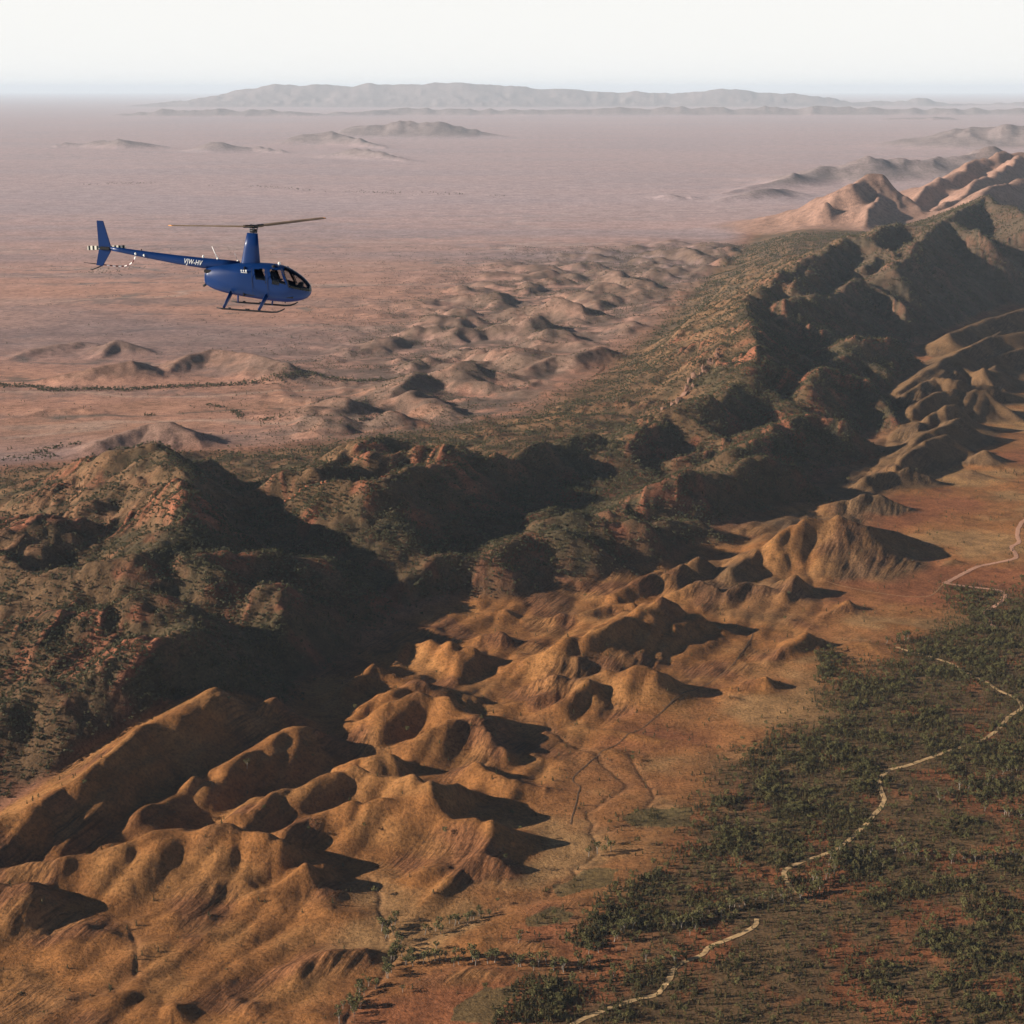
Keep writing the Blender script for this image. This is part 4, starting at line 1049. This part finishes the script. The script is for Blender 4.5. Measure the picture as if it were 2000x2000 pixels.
def sweep(path, radii, seg=10, flat=1.0, cap=True):
    """tube along 3-D points; returns verts, faces"""
    P = [Vector(p) for p in path]; V = []; Fs = []
    for k, p in enumerate(P):
        t = (P[min(k+1, len(P)-1)]-P[max(k-1, 0)]).normalized()
        up = Vector((0, 0, 1)) if abs(t.z) < .9 else Vector((0, 1, 0))
        s = t.cross(up).normalized(); u = s.cross(t).normalized()
        r_ = radii[k] if isinstance(radii, (list, tuple)) else radii
        for q in range(seg):
            a = 2*math.pi*q/seg; V.append(p+s*(math.cos(a)*r_*flat)+u*(math.sin(a)*r_))
    for k in range(len(P)-1):
        for q in range(seg):
            q2 = (q+1) % seg; Fs.append((k*seg+q, k*seg+q2, (k+1)*seg+q2, (k+1)*seg+q))
    if cap:
        Fs.append(tuple(range(seg))[::-1]); Fs.append(tuple((len(P)-1)*seg+q for q in range(seg)))
    return V, Fs
def pym(name, V, Fs, mat, parent=None, smooth=True):
    me = bpy.data.meshes.new(name); me.from_pydata([tuple(v) for v in V], [], Fs)
    for p in me.polygons: p.use_smooth = smooth and len(p.vertices) == 4
    me.materials.append(mat); return link(name, me, parent)
def slab(outline, y0, y1, bevel=.012):
    """plate from an outline in the x-z plane with thickness along y"""
    bm = bmesh.new(); vs_ = [bm.verts.new((x, y0, z)) for x, z in outline]; f = bm.faces.new(vs_)
    r = bmesh.ops.extrude_face_region(bm, geom=[f]); bmesh.ops.translate(bm, verts=[v for v in r['geom'] if isinstance(v, bmesh.types.BMVert)], vec=(0, y1-y0, 0))
    bmesh.ops.recalc_face_normals(bm, faces=bm.faces)
    if bevel: bmesh.ops.bevel(bm, geom=list(bm.edges), offset=bevel, segments=2, affect='EDGES')
    return bm
def bmo(name, bm, mat, parent):
    me = bpy.data.meshes.new(name); bm.to_mesh(me); bm.free(); me.materials.append(mat); return link(name, me, parent)
def block(cx, cy_, cz, sx, sy, sz, bev=.03, shear=0.0):
    bm = bmesh.new(); bmesh.ops.create_cube(bm, size=1.0)
    for v in bm.verts: v.co = Vector((cx+v.co.x*sx+shear*v.co.z*sz, cy_+v.co.y*sy, cz+v.co.z*sz))
    bmesh.ops.bevel(bm, geom=list(bm.edges), offset=bev, segments=2, affect='EDGES'); return bm

def helicopter():
    root = bpy.data.objects.new('helicopter', None); COL.objects.link(root)
    tag(root, 'blue helicopter with two rotor blades and skids flying over the plain', 'helicopter')
    b_ = (1000-601.0)/3500; a_ = (493.0-1000)/3500; pt = math.radians(13.29); D = 70.0
    root.location = (a_*D, (math.cos(pt)+b_*math.sin(pt))*D, CAM_H+(-math.sin(pt)+b_*math.cos(pt))*D)
    root.rotation_euler = Matrix.Rotation(math.radians(-6.6), 3, 'Z').to_4x4().to_3x3().__matmul__(Matrix.Rotation(math.radians(3.2), 3, 'Y')).to_euler()
    # cabin hull
    st = [(2.33, .82, .86, .03), (2.30, .71, .98, .15), (2.22, .59, 1.10, .28), (2.08, .49, 1.24, .42), (1.9, .42, 1.38, .52), (1.65, .36, 1.53, .60), (1.4, .33, 1.65, .64), (1.1, .33, 1.735, .66), (.7, .35, 1.77, .66), (.3, .38, 1.77, .66),
          (-.1, .41, 1.76, .65), (-.5, .45, 1.72, .62), (-.9, .50, 1.67, .56), (-1.3, .57, 1.61, .47), (-1.6, .66, 1.53, .38), (-1.78, .75, 1.45, .31), (-1.87, .84, 1.38, .25), (-1.89, .95, 1.28, .17)]
    S = np.array(st)[::-1]; xs = np.concatenate([np.linspace(-1.89, 1.9, 120), np.linspace(1.9, 2.33, 34)[1:]])
    def cub(col):
        X_, Y_ = S[:, 0], S[:, col]; m_ = np.gradient(Y_, X_); k = np.clip(np.searchsorted(X_, xs)-1, 0, len(X_)-2)
        h = X_[k+1]-X_[k]; t = (xs-X_[k])/h
        return (2*t**3-3*t**2+1)*Y_[k]+(t**3-2*t**2+t)*h*m_[k]+(-2*t**3+3*t**2)*Y_[k+1]+(t**3-t**2)*h*m_[k+1]
    zb, zt, w = cub(1), cub(2), np.maximum(cub(3), .02)
    NS = 96; th = np.arange(NS)/NS*2*math.pi
    def ring(k, inset=0.0):
        e = 2/np.interp(xs[k], [-1.9, -.6, .4, 1.6, 2.33], [2.2, 2.7, 3.0, 2.5, 2.0])
        c, s = np.cos(th), np.sin(th)
        yy = (w[k]-inset)*np.sign(c)*np.abs(c)**e; zz = (zb[k]+zt[k])/2+((zt[k]-zb[k])/2-inset)*np.sign(s)*np.abs(s)**e
        yy = yy*np.interp(zz, [zb[k], zb[k]+.45, zb[k]+.95, zt[k]], [.94, 1.03, 1.0, .86])      # fuller at the waist, drawn in at the roof
        return np.stack([np.full(NS, xs[k]), yy, zz], 1)
    W_REAR = [(.17, 1.575), (.57, 1.60), (.69, 1.11), (.27, 1.19)]; W_FRONT = [(.77, 1.60), (1.20, 1.585), (1.47, 1.04), (.93, 1.09)]
    def build(inset):
        V = np.concatenate([ring(k, inset) for k in range(len(xs))]); groups = {}
        a = (np.arange(len(xs)-1)[:, None]*NS+np.arange(NS)[None, :]).ravel(); nx = (np.arange(len(xs)-1)[:, None]*NS+(np.arange(NS)[None, :]+1) % NS).ravel()
        Fq = np.stack([a, a+NS, nx+NS, nx], 1); C = V[Fq].mean(1)
        sd_ = np.where(C[:, 1] < 0, 'r', 'l')
        ws = (C[:, 0] > 1.30+(1.62-C[:, 2])*.42) & (C[:, 2] > .955-(C[:, 0]-1.58)*.20) & (C[:, 0] < 2.325)
        ws |= (C[:, 0] > 1.30) & (C[:, 2] > 1.60)
        key = np.full(len(Fq), 'hull', dtype=object)
        for sgn in 'rl':
            key[ws & (sd_ == sgn) & (np.abs(C[:, 1]) > .03)] = 'shield_'+sgn
            key[in_poly(C[:, 0], C[:, 2], W_REAR) & (sd_ == sgn) & (np.abs(C[:, 1]) > .3)] = 'rear_'+sgn
            key[in_poly(C[:, 0], C[:, 2], W_FRONT) & (sd_ == sgn) & (np.abs(C[:, 1]) > .3)] = 'front_'+sgn
        key[ws & (np.abs(C[:, 1]) <= .03)] = 'post'
        return V, Fq, key, C
    V, Fq, key, C = build(0.0)
    def sub(name, sel, mat, V=V, Fq=Fq, flip=False):
        f = Fq[sel]; u, inv = np.unique(f.ravel(), return_inverse=True); f = inv.reshape(-1, 4)
        return link(name, mesh_np(name, V[u], f[:, ::-1] if flip else f, mat), root)
    fus = sub('fuselage', key == 'hull', M_BLUE, flip=True)
    for k in ('shield_r', 'shield_l'): sub('windshield', key == k, M_GLASS, flip=True)
    for k in ('rear_r', 'rear_l', 'front_r', 'front_l'): sub('window', key == k, M_GLASS, flip=True)
    sub('windshield_post', key == 'post', M_BLACK, flip=True)
    V2, F2, key2, C2 = build(.03)
    sub('cabin_lining', (key2 == 'hull') & (C2[:, 0] > -.25), M_DARKIN, V2, F2)
    bmo('rear_bulkhead', block(-.22, 0, 1.06, .04, 1.1, 1.15, .01), M_DARKIN, root)
    bmo('cabin_floor', block(.75, 0, .56, 1.95, 1.05, .05, .01), M_DARKIN, root)
    # window frames on the windshield edge
    for sg in (-1, 1):
        V_, F_ = sweep([(1.24, sg*.50, 1.66), (1.38, sg*.585, 1.45), (1.52, sg*.625, 1.18), (1.60, sg*.625, .98)], .018, 8); pym('door_post', V_, F_, M_BLACK, root)
    for (sx_, sy_) in ((.95, -.30), (.95, .30), (.18, -.30), (.18, .30)):
        s1 = bmo('seat', block(sx_, sy_, .80, .48, .46, .16, .05), M_SEAT, root)
        bmo('backrest', block(sx_-.26, sy_, 1.14, .12, .44, .62, .05, -.12), M_SEAT, s1)
    con = bmo('instrument_panel', block(1.86, .08, .86, .16, .42, .52, .04, .1), M_DARKIN, root)
    V_, F_ = sweep([(1.45, 0, .6), (1.47, 0, 1.02), (1.40, -.1, 1.16), (1.36, -.32, 1.19), (1.35, -.40, 1.12)], .014, 8); pym('control_stick', V_, F_, M_BLACK, root)
    bmo('compass', block(1.82, 0, 1.36, .07, .08, .09, .02), M_BLACK, root)
    # seams of the doors
    for xx in (.10, .70):
        V_, F_ = sweep([(xx, -.655, 1.62), (xx+.03, -.672, 1.2), (xx+.06, -.69, .85), (xx+.10, -.66, .55)], .006, 6); pym('door_seam', V_, F_, M_BLACK, fus)
    # engine openings and fairing at the back
    bmo('engine_vent', block(-1.72, -.24, 1.33, .30, .20, .13, .02), M_BLACK, root)
    # mast fairing
    bm = bmesh.new(); rings = []
    for (x0, x1, hw, z) in ((-.50, .30, .16, 1.66), (-.47, .27, .15, 1.80), (-.38, .21, .12, 2.35), (-.28, .15, .09, 2.89)):
        r = []
        for q in range(20):
            a = 2*math.pi*q/20; cx = (x0+x1)/2; hx = (x1-x0)/2
            r.append(bm.verts.new((cx+hx*math.copysign(abs(math.cos(a))**.8, math.cos(a)), hw*math.copysign(abs(math.sin(a))**.9, math.sin(a)), z)))
        rings.append(r)
    for r0, r1 in zip(rings[:-1], rings[1:]):
        for q in range(20): bm.faces.new((r0[q], r0[(q+1) % 20], r1[(q+1) % 20], r1[q]))
    bm.faces.new(rings[-1]); 
    for f in bm.faces: f.smooth = len(f.verts) == 4
    bmo('mast_fairing', bm, M_BLUE, root)
    V_, F_ = sweep([(-.03, 0, 2.86), (-.02, 0, 3.22)], .045, 12); pym('rotor_mast', V_, F_, M_GREY, root)
    hub = bmo('rotor_hub', block(-.02, 0, 3.15, .34, .22, .13, .03), M_BLACK, root)
    V_, F_ = sweep([(-.02-.14, 0, 2.98), (-.02+.14, 0, 2.98)], .075, 10); pym('swashplate', V_, F_, M_BLACK, root)
    for sg in (-1, 1):
        V_, F_ = sweep([(sg*.12-.02, sg*.05, 2.98), (sg*.15-.02, sg*.08, 3.14)], .018, 8); pym('pitch_link', V_, F_, M_GREY, root)
    # rotor blades at rest, drooping and coned as they stand
    R3 = root.rotation_euler.to_matrix().inverted()
    for k, (dx, dy, dz) in enumerate(((2.276, 4.475, .018), (-2.40, -4.407, .36))):
        d = R3 @ Vector((dx, dy, dz)); d.normalize(); L = 5.03
        ch = Vector((0, 0, 1)).cross(d).normalized(); up = d.cross(ch).normalized()
        org = Vector((-.02, 0, 3.15)); bm = bmesh.new(); rr = []
        prof = [(-.5, 0.0), (-.38, .35), (-.1, .5), (.2, .42), (.5, .05), (.2, -.28), (-.1, -.38), (-.38, -.28)]
        for t, c_, th_, tw in ((.10, .16, .06, .15), (.55, .18, .06, .2), (.8, .27, .045, .24), (2.6, .27, .042, .21), (4.7, .26, .040, .17), (4.97, .26, .036, .17), (5.03, .16, .03, .17)):
            ring_ = []
            for (pc, pz) in prof:
                q = ch*(pc*c_)+up*(pz*th_*1.0); q = Matrix.Rotation(tw, 3, d) @ q
                ring_.append(bm.verts.new(org+d*t+q))
            rr.append(ring_)
        for r0, r1 in zip(rr[:-1], rr[1:]):
            for q in range(8): bm.faces.new((r0[q], r0[(q+1) % 8], r1[(q+1) % 8], r1[q]))
        bm.faces.new(rr[-1]); bm.faces.new(rr[0][::-1]); bmesh.ops.recalc_face_normals(bm, faces=bm.faces)
        bl = bmo('rotor_blade', bm, M_BLADE, root)
        V_, F_ = sweep([org+d*.06, org+d*.62], .06, 10); pym('blade_root', V_, F_, M_BLACK, bl)
        V_, F_ = sweep([org+d*4.93+up*.004, org+d*5.035+up*.004], [.10, .085], 8, 1.0); 
        V_ = [v-up*((v-org).dot(up))*.8 for v in V_]; pym('tip_cap', V_, F_, simple_mat('orange_tip', (.55, .22, .05), .5, .3), bl)
    # tail boom
    bp = [(-.55, 0, 1.62), (-1.2, 0, 1.60), (-1.95, 0, 1.605), (-3.0, 0, 1.67), (-4.2, 0, 1.775), (-5.3, 0, 1.885), (-5.75, 0, 1.925)]
    V_, F_ = sweep(bp, [.16, .20, .205, .175, .135, .095, .075], 20); boom = pym('tail_boom', V_, F_, M_BLUE, root)
    cu = bpy.data.curves.new('reg', 'FONT'); cu.body = 'VJW-HV'; cu.size = .275; cu.shear = .22; cu.offset = .002; cu.extrude = .003; cu.align_x = 'CENTER'; cu.align_y = 'CENTER'; cu.space_character = 1.08
    to = bpy.data.objects.new('reg', cu); COL.objects.link(to); dg = bpy.context.evaluated_depsgraph_get(); dg.update()
    me = bpy.data.meshes.new_from_object(to.evaluated_get(dg)); bpy.data.objects.remove(to); me.materials.clear(); me.materials.append(M_WHITE); me.name = 'registration_lettering'
    for sg in (-1, 1):
        lt = link('registration_lettering', me, boom); sl = math.atan2(.065, 1.05)
        if sg < 0: lt.matrix_local = Matrix.Translation((-2.36, -.205, 1.635)) @ Matrix.Rotation(sl, 4, 'Y') @ Matrix.Rotation(math.radians(90), 4, 'X') @ Matrix.Diagonal((.70, 1, 1, 1))
        else: lt.matrix_local = Matrix.Translation((-2.36, .205, 1.635)) @ Matrix.Rotation(sl, 4, 'Y') @ Matrix.Rotation(math.radians(180), 4, 'Z') @ Matrix.Rotation(math.radians(90), 4, 'X') @ Matrix.Diagonal((.70, 1, 1, 1))
    # three small white marks over a line on the rear cabin side
    yl = -.625
    for k, (cx, r_) in enumerate(((-.31, .026), (-.225, .026), (-.13, .036))):
        V_, F_ = sweep([(cx, yl+.01, 1.50), (cx, yl-.012, 1.50)], r_, 12); pym('emblem_mark', V_, F_, M_WHITE, fus)
        bmo('emblem_mark', block(cx+.005, yl, 1.462, r_*1.5, .02, .03, .004), M_WHITE, fus)
    bmo('emblem_line', block(-.20, yl-.004, 1.415, .25, .02, .022, .004), M_WHITE, fus)
    # fins
    bmo('upper_fin', slab([(-6.28, 2.98), (-6.02, 2.98), (-5.69, 1.97), (-5.69, 1.90), (-6.19, 1.90)], -.035, .035), M_BLUE, root)
    bmo('lower_fin', slab([(-6.18, 1.895), (-5.69, 1.895), (-5.72, 1.78), (-6.03, 1.22), (-6.29, 1.24)], -.03, .03), M_BLUE, root)
    bmo('tail_gearbox', block(-5.93, -.02, 1.92, .42, .17, .13, .03), M_BLACK, root)
    V_, F_ = sweep([(-5.97, -.05, 1.92), (-5.97, .30, 1.92)], .035, 10); pym('tail_rotor_shaft', V_, F_, M_BLACK, root)
    for sg in (-1, 1):
        bl = bpy.data.objects.new('tail_rotor_blade', None)
        bm = slab([(.20, -.075), (.76, -.088), (.77, .088), (.20, .075)], -.012, .012, .006); me = bpy.data.meshes.new('tail_rotor_blade'); bm.to_mesh(me); bm.free(); me.materials.append(M_TROTOR)
        o = link('tail_rotor_blade', me, root); o.matrix_local = Matrix.Translation((-5.97, .26 if sg > 0 else .25, 1.92)) @ Matrix.Rotation(math.radians(-4.5 if sg > 0 else 175.5), 4, 'Y')
        V_, F_ = sweep([(.0, 0, 0), (.2, 0, 0)], .03, 8); pym('blade_grip', V_, F_, M_BLACK, o)
    g = [(-4.70, 0, 1.72), (-4.74, .02, 1.62), (-4.86, .10, 1.44), (-5.02, .16, 1.32), (-5.22, .18, 1.25), (-5.45, .16, 1.235), (-5.75, .10, 1.25), (-6.0, .04, 1.265)]
    V_, F_ = sweep(g, .024, 10); pym('tail_guard', V_, F_, M_GUARD, root)
    V_, F_ = sweep([(-6.0, .04, 1.265), (-6.4, .02, 1.29), (-6.80, 0, 1.31)], [.018, .017, .012], 8); pym('guard_tail', V_, F_, M_BLACK, root)
    V_, F_ = sweep([(-6.05, 0, 1.24), (-6.25, -.02, 1.14), (-6.44, -.03, 1.06), (-6.52, -.03, 1.07)], .022, 8); pym('tail_skid', V_, F_, M_BLACK, root)
    # lights, antennas
    def ball(name, p, r_, mat, par):
        bm = bmesh.new(); bmesh.ops.create_uvsphere(bm, u_segments=10, v_segments=6, radius=r_)
        bmesh.ops.scale(bm, verts=bm.verts, vec=(1, 1, 1.3)); bmesh.ops.translate(bm, verts=bm.verts, vec=p); return bmo(name, bm, mat, par)
    ball('beacon_light', (-2.0, 0, 1.86), .045, M_WHITE, root); ball('roof_light', (1.05, -.1, 1.80), .055, M_WHITE, root)
    ball('boom_light', (-4.68, -.11, 1.80), .04, M_WHITE, root); ball('boom_light', (-4.33, -.13, 1.76), .04, M_WHITE, root)
    ball('antenna_base', (-1.42, 0, 1.80), .05, M_WHITE, root); ball('antenna_base', (-.62, 0, 1.77), .045, M_WHITE, root)
    V_, F_ = sweep([(-1.42, 0, 1.80), (-1.66, 0, 2.28)], [.022, .012], 8); pym('antenna', V_, F_, M_WHITE, root)
    V_, F_ = sweep([(-.62, 0, 1.77), (-.76, 0, 2.10)], [.012, .007], 8); pym('antenna', V_, F_, M_GREY, root)
    V_, F_ = sweep([(-4.48, 0, 1.88), (-4.48, 0, 1.99)], .018, 8); pym('boom_stub', V_, F_, M_BLACK, root)
    V_, F_ = sweep([(-1.85, 0, .80), (-1.98, 0, .72)], .05, 10); pym('exhaust', V_, F_, M_BLACK, root)
    V_, F_ = sweep([(1.3, 0, .34), (1.3, 0, .27)], .02, 8); pym('drain_mast', V_, F_, M_BLACK, root)
    # skids and struts
    for sg in (-1, 1):
        V_, F_ = sweep([(-1.13, sg*1.09, .055), (-.9, sg*1.09, .03), (0, sg*1.09, .03), (1.05, sg*1.09, .03), (1.25, sg*1.09, .05), (1.42, sg*1.09, .12), (1.55, sg*1.09, .20)], [.022, .034, .036, .036, .034, .030, .022], 10)
        sk = pym('skid', V_, F_, M_BLACK, root)
        for xx in (-.62, .05, .12): V_, F_ = sweep([(xx-.05, sg*1.09, .075), (xx+.05, sg*1.09, .075)], .025, 8); pym('skid_shoe', V_, F_, M_BLACK, sk)
        for (xt, xb) in ((-.72, -.86), (.70, .52)):
            V_, F_ = sweep([(xt, sg*.52, .60), (xb, sg*1.06, .06)], [.115, .075], 12, .42)
            pym('landing_strut', V_, F_, M_BLUE, root)
    return root
heli = helicopter()

def pilot():
    """seated figure: one skinned body, hair and headset as children"""
    me = bpy.data.meshes.new('person'); bm = bmesh.new()
    J = {'hip': (0, 0, .10), 'waist': (-.02, 0, .28), 'chest': (-.06, 0, .48), 'neck': (-.05, 0, .62), 'head': (-.02, 0, .74), 'crown': (-.02, 0, .84),
         'ls': (-.06, .19, .56), 'le': (.06, .24, .32), 'lh': (.30, .12, .34), 'rs': (-.06, -.19, .56), 're': (.06, -.24, .32), 'rh': (.32, -.10, .36),
         'lk': (.46, .12, .14), 'la': (.62, .12, -.20), 'lt': (.74, .12, -.22), 'rk': (.46, -.12, .14), 'ra': (.62, -.12, -.20), 'rt': (.74, -.12, -.22)}
    Rd = {'hip': .15, 'waist': .14, 'chest': .16, 'neck': .06, 'head': .095, 'crown': .06, 'ls': .075, 'le': .05, 'lh': .04, 'rs': .075, 're': .05, 'rh': .04, 'lk': .075, 'la': .05, 'lt': .035, 'rk': .075, 'ra': .05, 'rt': .035}
    nm = list(J); vs_ = {n: bm.verts.new(J[n]) for n in nm}
    for a, b in (('hip', 'waist'), ('waist', 'chest'), ('chest', 'neck'), ('neck', 'head'), ('head', 'crown'), ('chest', 'ls'), ('ls', 'le'), ('le', 'lh'), ('chest', 'rs'), ('rs', 're'), ('re', 'rh'),
                 ('hip', 'lk'), ('lk', 'la'), ('la', 'lt'), ('hip', 'rk'), ('rk', 'ra'), ('ra', 'rt')): bm.edges.new((vs_[a], vs_[b]))
    bm.to_mesh(me); bm.free()
    o = link('person', me); o.modifiers.new('skin', 'SKIN'); sm = o.modifiers.new('sub', 'SUBSURF'); sm.levels = 1; sm.render_levels = 1
    for k, n in enumerate(nm):
        sv = me.skin_vertices[0].data[k]; sv.radius = (Rd[n], Rd[n]); sv.use_root = (n == 'hip')
    m, nt, b = mat_new('clothes_and_skin'); b.inputs['Roughness'].default_value = .85
    tc_ = N(nt, 'ShaderNodeTexCoord'); sp = N(nt, 'ShaderNodeSeparateXYZ'); nt.links.new(tc_.outputs['Object'], sp.inputs[0])
    nt.links.new(ramp(nt, math_node(nt, 'GREATER_THAN', sp.outputs['Z'], .63), [(.4, (.04, .045, .06)), (.6, (.40, .23, .16))]), b.inputs['Base Color'])
    me.materials.append(m)
    o.matrix_world = heli.matrix_basis @ Matrix.Translation((.92, -.30, .86))
    tag(o, 'person in dark clothes with headset at the controls inside the helicopter', 'person')
    bm = bmesh.new(); bmesh.ops.create_uvsphere(bm, u_segments=14, v_segments=8, radius=.105)
    for v in bm.verts: v.co = Vector((v.co.x*1.05-.035, v.co.y, v.co.z*1.0+.79))
    bmesh.ops.delete(bm, geom=[v for v in bm.verts if v.co.x > .045 and v.co.z < .82], context='VERTS'); bmo('hair', bm, M_DARKIN, o)
    V_, F_ = sweep([(-.01, .115, .75), (-.02, .10, .85), (-.02, 0, .905), (-.02, -.10, .85), (-.01, -.115, .75)], .02, 8); hs = pym('headset', V_, F_, M_BLACK, o)
    for sg in (-1, 1): V_, F_ = sweep([(-.01, sg*.09, .745), (-.01, sg*.135, .745)], .045, 12); pym('ear_cup', V_, F_, M_BLACK, hs)
pilot()
